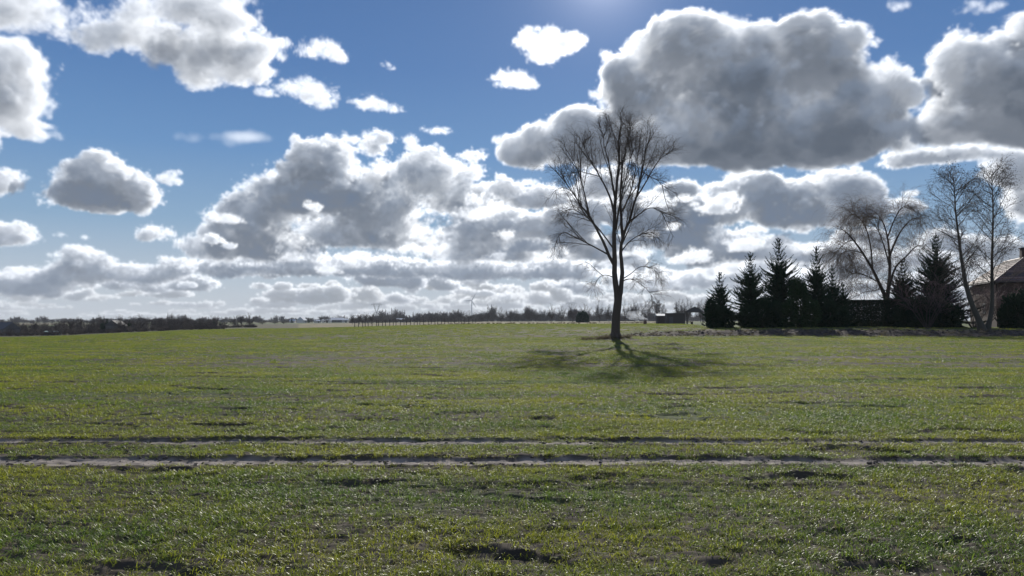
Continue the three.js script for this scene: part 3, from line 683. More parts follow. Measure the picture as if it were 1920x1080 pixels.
for (const [px, dep, seed, h, label] of [[1738, 86, 47, 4.6, 'large bare shrub with purplish twigs in front of the dark spruce'], [1826, 88, 48, 3.4, 'bare tangled shrub in front of the house wall, behind the leaning tree'], [1882, 87, 49, 3.2, 'bare tangled shrub in front of the house wall, right of the upright tree']]) { // bare bushes
  const r = rng(seed), p = at(px, 605, dep), base = new THREE.Vector3(p.x, land(p.x, p.z) - 0.05, p.z), t = thing('bare_shrub', label, 'shrub', base.x, base.y, base.z);
  const stems = new Builder(), crown = new Builder();
  for (let i = 0; i < 9; i++) {
    const a = i / 9 * 6.283, path = limbPath([Math.cos(a) * 0.2, 0, Math.sin(a) * 0.2], nrm([Math.cos(a) * 0.75, 1.3, Math.sin(a) * 0.6]), h + r() * 1.6, 8, 0.22, -0.03, r);
    stems.tube(path, path.map((_, j) => 0.055 - j * 0.005), 5);
    grow([crown], path, 0.02, [{ n: 13, from: 0.3, len: 2.0, shrink: 0.3, angle: 0.7, wander: 0.3, pull: -0.04, thick: 0.017, segs: 5, lift: 0.1 }, { n: 8, from: 0.2, len: 0.9, angle: 0.7, wander: 0.4, pull: -0.12, thick: 0.009, segs: 4 }, { n: 2, from: 0.2, len: 0.5, angle: 0.7, wander: 0.4, pull: -0.1, thick: 0.008, segs: 2 }], 0, r);
  }
  part(t, 'stems', stems.geo(), darkBark); part(t, 'crown', crown.geo(), twigPurple);
}

// ---------------------------------------------------------------- evergreens by the garden
const needle = new THREE.MeshPhysicalMaterial({ color: lin(0.022, 0.045, 0.022), roughness: 0.95, specularIntensity: 0.2, side: THREE.DoubleSide });
const needleTip = new THREE.MeshPhysicalMaterial({ color: lin(0.032, 0.062, 0.024), roughness: 0.95, specularIntensity: 0.2, side: THREE.DoubleSide });
function spruceGeo(h, w, seed, open) {
  const r = rng(seed), trunk = new Builder(), crown = new Builder();
  const tp = limbPath([0, -0.2, 0], [0, 1, 0], h + 0.2, 10, 0.012, 0, r);
  trunk.tube(tp, tp.map((_, i) => mix(h * 0.014 + 0.02, 0.012, i / 10)), 6);
  const spray = (p, d, len, k) => {                        // a bough with flat side sprays of needles
    const segs = 6, path = limbPath(p, d, len, segs, 0.16, 0.10, r);
    crown.tube(path, path.map((_, i) => 0.018 * (1 - 0.8 * i / segs)), 3);
    const m = Math.max(6, Math.round(len * (k > 0.66 ? 10 : 15)));
    for (let i = 0; i < m; i++) {
      const { p: q, d: e } = along(path, (i + 0.5) / m), s = i % 2 ? 1 : -1, hor = nrm([-e[2] * s, 0, e[0] * s]);
      const L = (0.16 + 0.26 * len * (1 - i / m)) * (0.6 + 0.7 * r()) * 0.62, dir = nrm([hor[0] + e[0] * 0.8, -0.28 + (r() - 0.5) * 0.5, hor[2] + e[2] * 0.8]), tip = [q[0] + dir[0] * L, q[1] + dir[1] * L, q[2] + dir[2] * L];
      const wv = [e[0] * 0.075, (r() - 0.5) * 0.12, e[2] * 0.075], hang = 0.1 + 0.1 * r();
      crown.tri([q[0] - wv[0], q[1] - wv[1], q[2] - wv[2]], [q[0] + wv[0], q[1] + wv[1], q[2] + wv[2]], tip);
      crown.tri([q[0], q[1] + 0.02, q[2]], [tip[0], tip[1], tip[2]], [(q[0] + tip[0]) / 2, (q[1] + tip[1]) / 2 - hang, (q[2] + tip[2]) / 2]);
    }
    const e = path[segs];
    for (let i = 0; i < 3; i++) crown.tri([e[0] - 0.05, e[1], e[2]], [e[0] + 0.05, e[1], e[2] + 0.03], [e[0] + d[0] * 0.22 + (r() - 0.5) * 0.1, e[1] + 0.12 + r() * 0.1, e[2] + d[2] * 0.22]);
  };
  const whorls = Math.round(h * 4.2);
  for (let k = 0; k < whorls; k++) {
    const f = (k / whorls) ** 0.9, y = h * (0.03 + 0.95 * f), reach = w * 1.25 * ((1 - f) ** 0.8) * (0.6 + 0.65 * r()) + 0.14, n = f > 0.7 ? 4 : open ? 6 : 8, a0 = r() * 6.283;
    if (f > 0.66 && k % 2) continue;
    for (let i = 0; i < n; i++) { const a = a0 + i / n * 6.283 + (r() - 0.5) * 0.5; spray([0, y, 0], nrm([Math.cos(a), mix(-0.12, 0.8, f) + (r() - 0.5) * 0.4, Math.sin(a)]), reach * (0.55 + 0.65 * r()), f); }
  }
  for (let i = 0; i < 10; i++) { const y = h - 0.06 * i, a = r() * 6.283; crown.tri([0, y - 0.12, 0], [0.02, y - 0.02, 0.02], [Math.cos(a) * 0.16, y + 0.06, Math.sin(a) * 0.16]); }
  return [trunk.geo(), crown.geo()];
}
function spruce(label, px, pyTop, depth, halfPx, seed, open) {
  const p = at(px, 600, depth), y = land(p.x, p.z), h = at(px, pyTop, depth).y - y, [a, b] = spruceGeo(h, halfPx / F * depth, seed, open);
  const t = thing('spruce_tree', label, 'tree', p.x, y, p.z, 'spruces along the garden edge');
  part(t, 'trunk', a, darkBark); part(t, 'crown', b, needle);
}
spruce('small slender spruce rising from the leftmost dark shrub', 1351, 510, 88, 26, 51, true);
spruce('medium pointed spruce left of the tallest spruce', 1408, 472, 87, 40, 52);
spruce('tallest pointed spruce in the middle of the row', 1462, 446, 88, 46, 53);
spruce('pointed spruce with thin top just left of the willow', 1533, 462, 88, 36, 54);
spruce('narrow spruce partly behind the hanging willow twigs', 1562, 498, 91, 28, 55, true);
spruce('low spruce at the foot of the willow twigs', 1581, 528, 90, 22, 56);
spruce('broad dark spruce behind the purplish shrub', 1758, 436, 92, 62, 57);
spruce('dark spruce between the willow trunk and the broad spruce', 1694, 486, 95, 40, 58);

function leafy(blobs, count, size, seed) {                 // many small leaf sprays through the volume of some lobes
  const r = rng(seed), b = new Builder(), vol = blobs.map((q) => q[3] * q[4] * q[5]), sum = vol.reduce((x, y) => x + y, 0);
  blobs.forEach(([cx, cy, cz, rx, ry, rz], k) => {
    const n = Math.round(count * vol[k] / sum);
    for (let i = 0; i < n; i++) {
      const d = nrm([r() - 0.5, r() - 0.5, r() - 0.5]), f = (0.35 + 0.65 * Math.cbrt(r())) * (0.8 + 0.32 * r() + 0.34 * noise2(d[0] * 3 + k * 7, d[1] * 3 + d[2] * 2)), x = cx + d[0] * rx * f, y = Math.max(0.03, cy + d[1] * ry * f), z = cz + d[2] * rz * f;
      const u = nrm([d[0] + (r() - 0.5) * 1.2, d[1] + 0.5 + (r() - 0.5) * 0.8, d[2] + (r() - 0.5) * 1.2]), s = sideways(u, r), L = size * (0.6 + 0.9 * r()), w = L * 0.3;
      b.tri([x - s[0] * w, y - s[1] * w, z - s[2] * w], [x + s[0] * w, y + s[1] * w, z + s[2] * w], [x + u[0] * L, y + u[1] * L, z + u[2] * L]);
    }
  });
  return b.geo();
}
function bush(name, label, px, depth, lobes, count, size, seed, m, group) { // lobes in metres round the foot
  const p = at(px, 600, depth), t = thing(name, label, 'shrub', p.x, land(p.x, p.z), p.z, group), r = rng(seed + 500), stem = new Builder();
  for (let i = 0; i < 5; i++) { const q = lobes[i % lobes.length], path = limbPath([(r() - 0.5) * 0.3, -0.1, (r() - 0.5) * 0.3], nrm([q[0] * 0.5 + (r() - 0.5) * 0.4, 1, q[2] * 0.5]), q[1] + q[4] * 0.5, 6, 0.15, 0, r); stem.tube(path, path.map((_, j) => 0.06 - 0.008 * j), 5); }
  part(t, 'stems', stem.geo(), darkBark); part(t, 'foliage', leafy(lobes, count, size, seed), m);
}
bush('evergreen_shrub', 'dense dark evergreen shrub at the left end of the garden row', 1338, 86, [[0, 1.2, 0, 0.95, 1.5, 1], [-0.3, 2.3, 0.1, 0.6, 1.1, 0.7], [0.7, 1.3, -0.2, 0.9, 1.2, 0.8], [1.5, 0.9, 0, 0.8, 1.3, 0.8]], 9000, 0.2, 61, needle);
bush('evergreen_shrub', 'dark evergreen shrub filling the gap below the medium spruce', 1430, 86, [[0, 1.6, 0, 1.2, 1.7, 1], [-1.6, 1.1, 0, 1.1, 1.4, 0.9], [1.2, 1.3, 0.2, 1, 1.7, 0.9]], 11000, 0.2, 62, needle);
bush('evergreen_shrub', 'round-topped evergreen shrub between the two tallest spruces', 1499, 85.5, [[0, 2.6, 0, 1.15, 2.7, 1.1], [-0.3, 4.2, 0, 0.7, 1.3, 0.7], [1.1, 1.4, 0.3, 1, 1.7, 0.9], [-1.2, 1.3, 0.1, 1, 1.6, 0.9]], 14000, 0.19, 63, needleTip);
bush('evergreen_shrub', 'dark evergreen shrub below the willow twigs', 1552, 86, [[0, 1.3, 0, 1.3, 1.7, 1], [1.4, 1.0, 0, 1, 1.3, 0.8]], 9000, 0.2, 64, needle);
bush('evergreen_shrub', 'spreading dark evergreen shrub below the broad spruce', 1725, 88, [[0, 1.4, 0, 2, 2.1, 1.2], [2.2, 1.3, 0, 1.8, 1.9, 1.1], [3.4, 1, 0.3, 1.2, 1.5, 1], [-1.6, 1.2, 0.2, 1.4, 1.6, 1]], 16000, 0.22, 65, needle);
bush('evergreen_shrub', 'tall dark evergreen shrub beside the house at the right edge', 1906, 84, [[0, 1.7, 0, 1.4, 2.2, 1.2], [1.8, 2, 0, 1.5, 2.4, 1.2], [-1, 1.1, 0, 0.9, 1.5, 0.9]], 14000, 0.2, 66, needle);
{ // clipped hedge
  const p0 = at(1566, 600, 92), p1 = at(1716, 600, 92), L = p1.x - p0.x, y = land((p0.x + p1.x) / 2, p0.z), r = rng(71), b = new Builder();
  const H = at(1640, 564, 92).y - y, t = thing('clipped_hedge', 'long clipped dark hedge with a straight top in front of the willow', 'hedge', p0.x, y, p0.z);
  for (let i = 0; i < 42000; i++) {
    const x = r() * L, f = r(), top = r() < 0.3, yy = top ? H - r() * 0.15 : Math.max(0.02, H * f), z = top ? (r() - 0.5) * 1 : (r() < 0.6 ? 0.5 : -0.5) + (r() - 0.5) * 0.25 - 0.1 * noise2(x * 0.8, yy * 0.8);
    const u = nrm([(r() - 0.5), top ? 0.9 : 0.5, (r() - 0.5) + (z > 0 ? 0.6 : -0.6)]), s = sideways(u, r), l = 0.1 + 0.11 * r(), w = l * 0.34;
    b.tri([x - s[0] * w, yy - s[1] * w, z - s[2] * w], [x + s[0] * w, yy + s[1] * w, z + s[2] * w], [x + u[0] * l, yy + u[1] * l, z + u[2] * l]);
  }
  part(t, 'foliage', b.geo(), needle);
  const st = new Builder();
  for (let x = 0.3; x < L; x += 0.5) st.tube([[x, -0.1, 0], [x + (r() - 0.5) * 0.2, H * 0.5, 0], [x + (r() - 0.5) * 0.3, H * 0.9, 0]], [0.04, 0.03, 0.012], 5);
  part(t, 'stems', st.geo(), darkBark);
}
// ---------------------------------------------------------------- house at the right edge
const ORD = ['first', 'second', 'third', 'fourth', 'fifth', 'sixth', 'seventh', 'eighth', 'ninth', 'tenth', 'eleventh', 'twelfth', 'thirteenth', 'fourteenth', 'fifteenth', 'sixteenth', 'seventeenth', 'eighteenth', 'nineteenth', 'twentieth', 'twenty-first', 'twenty-second', 'twenty-third', 'twenty-fourth'];
const footing = (px, d) => { const p = at(px, 600, d); return new THREE.Vector3(p.x, land(p.x, p.z), p.z); };
{
  const A = new THREE.Vector3(59.7, 0, -95), u = new THREE.Vector3(0.277, 0, -0.961), y = land(62, -97), eave = at(1866, 528, 95).y - y, W = 9.4, L = 12.4, rise = 3.15;
  const t = thing('brick_house', 'brick house with a red tiled hipped roof and chimney at the right edge', 'house', A.x, y, A.z);
  t.rotation.y = Math.atan2(-0.277, 0.961);               // local -z runs along the ridge, local x across the house
  const roofTile = [mat(0.10, 0.06, 0.052, 0.6), mat(0.16, 0.09, 0.07, 0.5), mat(0.06, 0.04, 0.04, 0.7)], brick = mat(0.06, 0.038, 0.03, 0.95), dark = mat(0.05, 0.045, 0.045, 0.8), glass = new THREE.MeshPhysicalMaterial({ color: lin(0.03, 0.035, 0.04), roughness: 0.08 }), white = mat(0.6, 0.6, 0.57, 0.6);
  const wb = new Builder();
  wb.box(W / 2, (eave - 0.15) / 2 - 0.1, -0.45, W - 0.9, eave - 0.05, 0.3).box(W / 2, (eave - 0.15) / 2 - 0.1, -L + 0.45, W - 0.9, eave - 0.05, 0.3);
  wb.box(0.45, (eave - 0.15) / 2 - 0.1, -L / 2, 0.3, eave - 0.05, L - 1.2).box(W - 0.45, (eave - 0.15) / 2 - 0.1, -L / 2, 0.3, eave - 0.05, L - 1.2);
  const gz = -L + 0.45; wb.tri([0.5, eave - 0.12, gz + 0.13], [W - 0.5, eave - 0.12, gz + 0.13], [W / 2, eave + rise - 0.35, gz + 0.13]).tri([W - 0.5, eave - 0.12, gz - 0.13], [0.5, eave - 0.12, gz - 0.13], [W / 2, eave + rise - 0.35, gz - 0.13]);
  part(t, 'wall', wb.geo(), brick);
  const roof = part(t, 'roof', new Builder().tri([0, eave, 0], [W, eave, 0], [W / 2, eave + rise, -W / 2]).quad([0, eave, 0], [W / 2, eave + rise, -W / 2], [W / 2, eave + rise, -L], [0, eave, -L]).quad([W, eave, -L], [W / 2, eave + rise, -L], [W / 2, eave + rise, -W / 2], [W, eave, 0]).quad([0, eave - 0.03, 0], [0, eave - 0.03, -L], [W, eave - 0.03, -L], [W, eave - 0.03, 0]).geo(), dark);
  // courses of pantiles: each course a wavy strip that laps over the one below
  const N = 11, wave = (s) => 0.045 * Math.abs(Math.sin(s / 0.24 * Math.PI));
  const course = (f0, f1, p, name, m) => {
    const b = new Builder(), steps = 60;
    let a0 = null, b0 = null, c0 = null;
    for (let i = 0; i <= steps; i++) {
      const q = i / steps, lo = p(f0, q), hi = p(f1, q), w = wave(lo[3]), a = [lo[0], lo[1] + 0.12 + w, lo[2]], c = [hi[0], hi[1] + 0.03 + w, hi[2]], e = [lo[0], lo[1] + 0.01, lo[2]];
      if (a0) b.quad(a0, a, c, b0).quad(c0, e, a, a0);
      a0 = a; b0 = c; c0 = e;
    }
    part(roof, name, b.geo(), m);
  };
  const rr = rng(5);
  for (let k = 0; k < N; k++) {
    const f0 = k / N, f1 = (k + 1.12) / N, m = () => roofTile[Math.floor(rr() * 3)];  // tile tone varies by course, painting in lit stripes and lap shadow lines
    course(f0, Math.min(1, f1), (f, q) => { const z0 = -f * W / 2, z = mix(z0, -L, q); return [f * W / 2, eave + rise * f, z, -z]; }, 'tile_course', m());
    course(f0, Math.min(1, f1), (f, q) => { const z0 = -f * W / 2, z = mix(-L, z0, q); return [W - f * W / 2, eave + rise * f, z, -z]; }, 'tile_course', m());
    course(f0, Math.min(0.999, f1), (f, q) => { const x = mix(f * W / 2, W - f * W / 2, q); return [x, eave + rise * f, -f * W / 2, x]; }, 'tile_course', m());
  }
  const rt = new Builder(); rt.tube([[W / 2, eave + rise + 0.05, -W / 2], [W / 2, eave + rise + 0.05, -L]], [0.13, 0.13], 7).tube([[0, eave + 0.06, 0], [W / 2, eave + rise + 0.05, -W / 2]], [0.12, 0.12], 7).tube([[W, eave + 0.06, 0], [W / 2, eave + rise + 0.05, -W / 2]], [0.12, 0.12], 7);
  part(roof, 'ridge_tiles', rt.geo(), roofTile[0]);
  const gt = new Builder(); gt.tube([[-0.06, eave - 0.06, 0], [-0.06, eave - 0.06, -L]], [0.07, 0.07], 7).tube([[0, eave - 0.06, 0.06], [W, eave - 0.06, 0.06]], [0.07, 0.07], 7);
  part(t, 'gutter', gt.geo(), dark);
  const ch = part(t, 'chimney', new Builder().box(W / 2 + 0.25, eave + rise + 0.2, -W / 2 - 0.7, 0.75, 2.2, 0.75).geo(), brick);
  part(ch, 'cap', new Builder().box(W / 2 + 0.25, eave + rise + 1.36, -W / 2 - 0.7, 0.95, 0.12, 0.95).geo(), dark);
  for (const z of [-2.6, -5.6]) { const w = part(t, 'window', new Builder().box(0.285, eave * 0.42, z, 0.06, 1.3, 1.1).geo(), white); part(w, 'pane', new Builder().box(0.25, eave * 0.42, z, 0.02, 1.1, 0.9).geo(), glass); }
}

// ---------------------------------------------------------------- sheds, shelter, barrel and smoke behind the lone tree
{
  const timber = mat(0.06, 0.05, 0.045, 0.85), roofDark = mat(0.07, 0.068, 0.07, 0.7), pale = mat(0.34, 0.37, 0.40, 0.6), rust = mat(0.10, 0.06, 0.045, 0.8);
  const gable = (b, w, d, h, rise, over = 0.25) => {        // a pitched roof with thickness, ridge along x
    const X = w / 2 + over, Z = d / 2 + over, k = 0.08;
    for (const s of [1, -1]) b.quad([-X, h, s * Z], [X, h, s * Z], [X, h + rise, 0], [-X, h + rise, 0]).quad([-X, h - k, s * Z], [X, h - k, s * Z], [X, h, s * Z], [-X, h, s * Z]).tri([s * X, h - k, -Z], [s * X, h - k, Z], [s * X, h + rise, 0]);
    return b;
  };
  let p = footing(1265.5, 190), t = thing('timber_shed', 'low dark flat-roofed shed right of the lone tree trunk', 'shed', p.x, p.y, p.z);
  const H = at(1265, 588, 190).y - p.y;
  part(t, 'wall', new Builder().box(0, H / 2, 0, 4.4, H, 2.6).geo(), timber);
  part(t, 'roof', new Builder().box(0, H + 0.06, 0, 4.8, 0.12, 3).geo(), roofDark);
  part(t, 'door', new Builder().box(-1.2, 0.85, 1.32, 0.9, 1.7, 0.05).geo(), roofDark);
  p = footing(1240, 196); t = thing('grey_shed', 'small shed with pale grey sheet roof beside the dark shed', 'shed', p.x, p.y, p.z);
  const h2 = at(1240, 592, 196).y - p.y;
  part(t, 'wall', new Builder().box(0, h2 / 2, 0, 2.4, h2, 2.2).geo(), timber); part(t, 'roof', gable(new Builder(), 2.4, 2.2, h2, 0.5).geo(), pale);
  p = footing(1303, 150); t = thing('garden_shelter', 'open timber shelter with a low gable roof left of the dark shrub', 'shelter', p.x, p.y, p.z);
  const h3 = at(1303, 585, 150).y - p.y;
  t.rotation.y = Math.PI / 2 - 0.25;
  for (const [x, z] of [[-1.2, 1.5], [1.2, 1.5], [-1.2, -1.5], [1.2, -1.5]]) part(t, 'post', new Builder().box(x, h3 / 2, z, 0.16, h3, 0.16).geo(), timber);
  part(t, 'roof', gable(new Builder(), 2.6, 3.2, h3, 1.05, 0.4).geo(), roofDark);
  part(t, 'back_wall', new Builder().box(0.1, h3 * 0.45, -1.4, 2.2, h3 * 0.9, 0.06).geo(), timber);
  part(t, 'bench', new Builder().box(0.1, 0.45, -0.6, 2, 0.08, 0.5).box(-0.7, 0.2, -0.6, 0.1, 0.42, 0.4).box(0.9, 0.2, -0.6, 0.1, 0.42, 0.4).geo(), timber);
  p = footing(1209.5, 184); t = thing('burning_barrel', 'dark metal barrel with smoke rising beside it', 'barrel', p.x, p.y, p.z);
  const prof = [[0, 0], [0.36, 0], [0.38, 0.02], [0.38, 0.4], [0.4, 0.42], [0.38, 0.44], [0.38, 0.86], [0.4, 0.88], [0.38, 0.9], [0.38, 1.18], [0.34, 1.2], [0.34, 0.6]].map((q) => new THREE.Vector2(...q));
  part(t, 'drum', new THREE.LatheGeometry(prof, 18), rust);
  const smokeMat = new THREE.MeshPhysicalMaterial({ color: lin(0.85, 0.88, 0.92), transparent: true, opacity: 0.11, transmission: 0.5, roughness: 1, specularIntensity: 0 }), r = rng(9), geos = [];
  for (let i = 0; i < 9; i++) { const k = i / 8, s = new THREE.IcosahedronGeometry(0.3 + 0.55 * k + 0.15 * r(), 3), q = s.attributes.position; for (let j = 0; j < q.count; j++) { const m = 1 + 0.5 * noise2(q.getX(j) * 2.2 + i * 9, q.getY(j) * 2.2 + q.getZ(j)); q.setXYZ(j, q.getX(j) * m * 1.3, q.getY(j) * m, q.getZ(j) * m); } s.computeVertexNormals(); s.translate(-k * 3.4 + (r() - 0.5) * 0.9, 1.2 + k * 1.3 + (r() - 0.5) * 1.3 * k, (r() - 0.5) * 0.8); geos.push(s); }
  const sm = new THREE.Mesh(mergeGeometries(geos), smokeMat); sm.name = 'smoke'; sm.position.copy(p); sm.userData = { kind: 'stuff', label: 'thin pale smoke drifting left from the barrel', category: 'smoke' }; scene.add(sm);
  bush('far_bush', 'dark round evergreen bush among the distant trees left of the lone tree', 1092, 400, [[0, 2.4, 0, 2.7, 3.4, 2.4], [1.8, 1.8, 0, 1.8, 2.6, 1.8], [-1.8, 1.6, 0, 1.8, 2.2, 1.8]], 5000, 0.5, 69, needle);
  // farm buildings on the horizon: [photo x, depth, width, depth of house, wall height, rise, wall, roof, name, label]
  const wallW = mat(0.62, 0.6, 0.56, 0.85), wallG = mat(0.12, 0.12, 0.115, 0.9), roofPale = mat(0.5, 0.53, 0.57, 0.85), roofRed = mat(0.16, 0.08, 0.06, 0.8), green = mat(0.22, 0.30, 0.26, 0.6);
  for (const [px, d, w, dp, h, rise, wm, rm, name, label, cat, turn] of [
    [10, 285, 6.5, 7, 2.4, 2.6, wallG, roofDark, 'farm_house', 'dark-roofed house among trees at the left edge', 'house', -0.3],
    [100, 278, 4.6, 3, 1.25, 0.3, green, green, 'green_shed', 'low greenish shed in front of the leftmost trees', 'shed', 0],
    [218, 300, 4.5, 6, 2.6, 2, wallG, roofDark, 'farm_house', 'grey gabled house half hidden among the left trees', 'house', 1.4],
    [566, 880, 7, 9, 3, 4, wallW, roofPale, 'farm_house', 'white gabled house between dark conifers on the left horizon', 'house', 1.3],
    [549, 900, 6, 6, 2.4, 1.6, wallW, roofPale, 'farm_house', 'low white house just left of the gabled white house', 'house', 0],
    [596, 870, 8, 6, 2, 1.2, wallW, roofPale, 'farm_shed', 'small white shed right of the gabled white house', 'shed', 0],
    [611, 890, 13, 9, 2.6, 1.4, wallW, roofPale, 'farm_shed', 'white farm shed left of the longest pale roof', 'shed', 0],
    [633, 900, 15, 14, 3, 2.6, wallG, roofPale, 'long_barn', 'longest farm barn with pale bluish roof on the horizon', 'barn', 0],
    [648, 860, 6.5, 8, 3, 1.4, wallW, roofPale, 'farm_shed', 'bright white shed at the right end of the farm', 'shed', 0],
    [752, 800, 8.5, 8, 2.6, 1.5, wallW, roofPale, 'farm_shed', 'lone white shed right of the power pylon', 'shed', 0],
    [772, 1000, 7, 8, 2.6, 2, wallW, roofPale, 'farm_shed', 'small pale shed behind the trees right of the lone white shed', 'shed', 0],
  ]) {
    const q = footing(px, d), g = thing(name, label, cat, q.x, q.y, q.z);
    g.rotation.y = turn;
    part(g, 'wall', new Builder().box(0, h / 2 - 0.2, 0, w, h + 0.4, dp).tri([-w / 2 - 0.01, h, -dp / 2], [-w / 2 - 0.01, h, dp / 2], [-w / 2 - 0.01, h + rise * 0.97, 0]).tri([w / 2 + 0.01, h, -dp / 2], [w / 2 + 0.01, h, dp / 2], [w / 2 + 0.01, h + rise * 0.97, 0]).geo(), wm);
    part(g, 'roof', gable(new Builder(), w, dp, h + 0.02, rise, 0.3).geo(), rm);
    part(g, 'door', new Builder().box(w * 0.2, h * 0.4, dp / 2 + 0.03, Math.min(2.4, w * 0.25), h * 0.8, 0.06).geo(), roofDark);
    for (const s of [-0.3, -0.05]) part(g, 'window', new Builder().box(w * s, h * 0.55, dp / 2 + 0.03, Math.min(1, w * 0.12), h * 0.32, 0.06).geo(), timber);
  }
}

// ---------------------------------------------------------------- pylons, turbine, wire fence
{
  const steel = mat(0.22, 0.23, 0.24, 0.6), white = mat(0.5, 0.51, 0.52, 0.5);
  const pylon = (px, top, d, label) => {
    const p = footing(px, d), h = at(px, top, d).y - p.y, t = thing('power_pylon', label, 'pylon', p.x, p.y, p.z), k = h / 35, b = new Builder(), R = 0.13 * Math.max(1, d / 1400);
    const bar = (a, c) => b.tube([a.map((v) => v * k), c.map((v) => v * k)], [R, R], 4);
    const leg = (w, y) => [[-w, y, -w], [w, y, -w], [w, y, w], [-w, y, w]], lv = [[2.2, 0], [1.7, 5], [1.3, 10], [0.9, 15.5]];
    for (let i = 0; i + 1 < lv.length; i++) { const A = leg(...lv[i]), B = leg(...lv[i + 1]); for (let j = 0; j < 4; j++) { bar(A[j], B[j]); bar(A[j], B[(j + 1) % 4]); bar(A[(j + 1) % 4], B[j]); bar(B[j], B[(j + 1) % 4]); } }
    part(t, 'mast', b.geo(), steel);
    for (const s of [-1, 1]) {
      const c = new Builder(), b2 = (a, e) => c.tube([a.map((v) => v * k), e.map((v) => v * k)], [R, R], 4);
      for (const z of [-0.8, 0.8]) { b2([s * 0.9, 15.5, z], [s * 6.2, 31, z * 0.4]); b2([0, 15.5, z], [s * 4.2, 31, z * 0.4]); for (let i = 0; i < 5; i++) { const f = i / 5, g = (i + 1) / 5; b2([s * mix(0.9, 6.2, f), mix(15.5, 31, f), z], [s * mix(0, 4.2, g), mix(15.5, 31, g), z * 0.6]); } }
      b2([s * 5.4, 31, 0], [s * 6.4, 35, 0]);
      part(t, 'arm', c.geo(), steel);
    }
    const c = new Builder(), b3 = (a, e) => c.tube([a.map((v) => v * k), e.map((v) => v * k)], [R, R], 4);
    for (const z of [-0.5, 0.5]) { b3([-10, 30.5, z], [10, 30.5, z]); b3([-10, 30.5, z], [-5, 32, 0]); b3([10, 30.5, z], [5, 32, 0]); b3([-5, 32, 0], [5, 32, 0]); for (let x = -8; x < 8; x += 2) b3([x, 30.5, z], [x + 1, 32, 0]); }
    part(t, 'crossarm', c.geo(), steel);
    for (const x of [-9, 0, 9]) part(t, 'insulator', new Builder().tube([[x * k, 30.4 * k, 0], [x * k, 27.5 * k, 0]], [0.12 * k, 0.12 * k], 5).geo(), steel);
  };
  pylon(706, 566, 1400, 'grey steel lattice pylon with V-shaped arms left of the wind turbine');
  pylon(1072, 564, 2400, 'faint lattice pylon far behind the trees left of the lone tree');
  const p = footing(884.5, 4100), hub = at(884.5, 564, 4100).y - p.y, t = thing('wind_turbine', 'white three-bladed wind turbine on the horizon', 'wind turbine', p.x, p.y, p.z);
  part(t, 'tower', new Builder().tube([[0, 0, 0], [0, hub * 0.5, 0], [0, hub, 0]], [3.2, 2.7, 2.1], 14).geo(), white);
  part(t, 'nacelle', new Builder().box(0, hub + 0.6, -1.5, 4.2, 4.2, 11).geo(), white);
  const hb = new THREE.SphereGeometry(2.6, 14, 10); hb.scale(1, 1, 1.3); hb.translate(0, hub + 0.4, 5); part(t, 'hub', hb, white);
  for (const a of [62, 182, 302]) {
    const c = Math.cos(a * Math.PI / 180), s = Math.sin(a * Math.PI / 180), b = new Builder(), L = 44;
    const st = [[0, 1.2, 1.2], [4, 1.3, 1.1], [9, 2.3, 0.7], [20, 1.8, 0.5], [34, 1.1, 0.3], [L, 0.35, 0.12]].map(([r, w, d]) => [[-s * w, c * w, 0], [0, 0, d], [s * w, -c * w, 0], [0, 0, -d]].map((o) => [c * r + o[0], hub + 0.4 + s * r + o[1], 6 + o[2]]));
    for (let i = 0; i + 1 < st.length; i++) for (let j = 0; j < 4; j++) b.quad(st[i][j], st[i][(j + 1) % 4], st[i + 1][(j + 1) % 4], st[i + 1][j]);
    part(t, 'blade', b.geo(), white);
  }
  // row of fence posts along the far edge of the crop
  const wood = mat(0.05, 0.045, 0.04, 0.9), A = footing(666, 262), f = thing('wire_fence', 'long wire fence of dark posts along the far edge of the field', 'fence', A.x, A.y, A.z), r = rng(15), tops = [];
  for (let i = 0; i < 36; i++) {
    const px = mix(666, 892, i / 35) + (r() - 0.5) * 3, d = mix(262, 330, i / 35), q = footing(px, d), x = q.x - A.x, y = q.y - A.y, z = q.z - A.z, h = 2.0 + r() * 0.5, lean = (r() - 0.5) * 0.14;
    part(f, 'post', new Builder().tube([[x, y - 0.3, z], [x + lean, y + h, z]], [0.12, 0.10], 6).geo(), wood);
    tops.push([x, y, z]);
  }
  for (const h of [0.6, 1.2, 1.75]) part(f, 'wire', new Builder().tube(tops.map(([x, y, z]) => [x, y + h, z]), tops.map(() => 0.03), 3).geo(), wood);
}

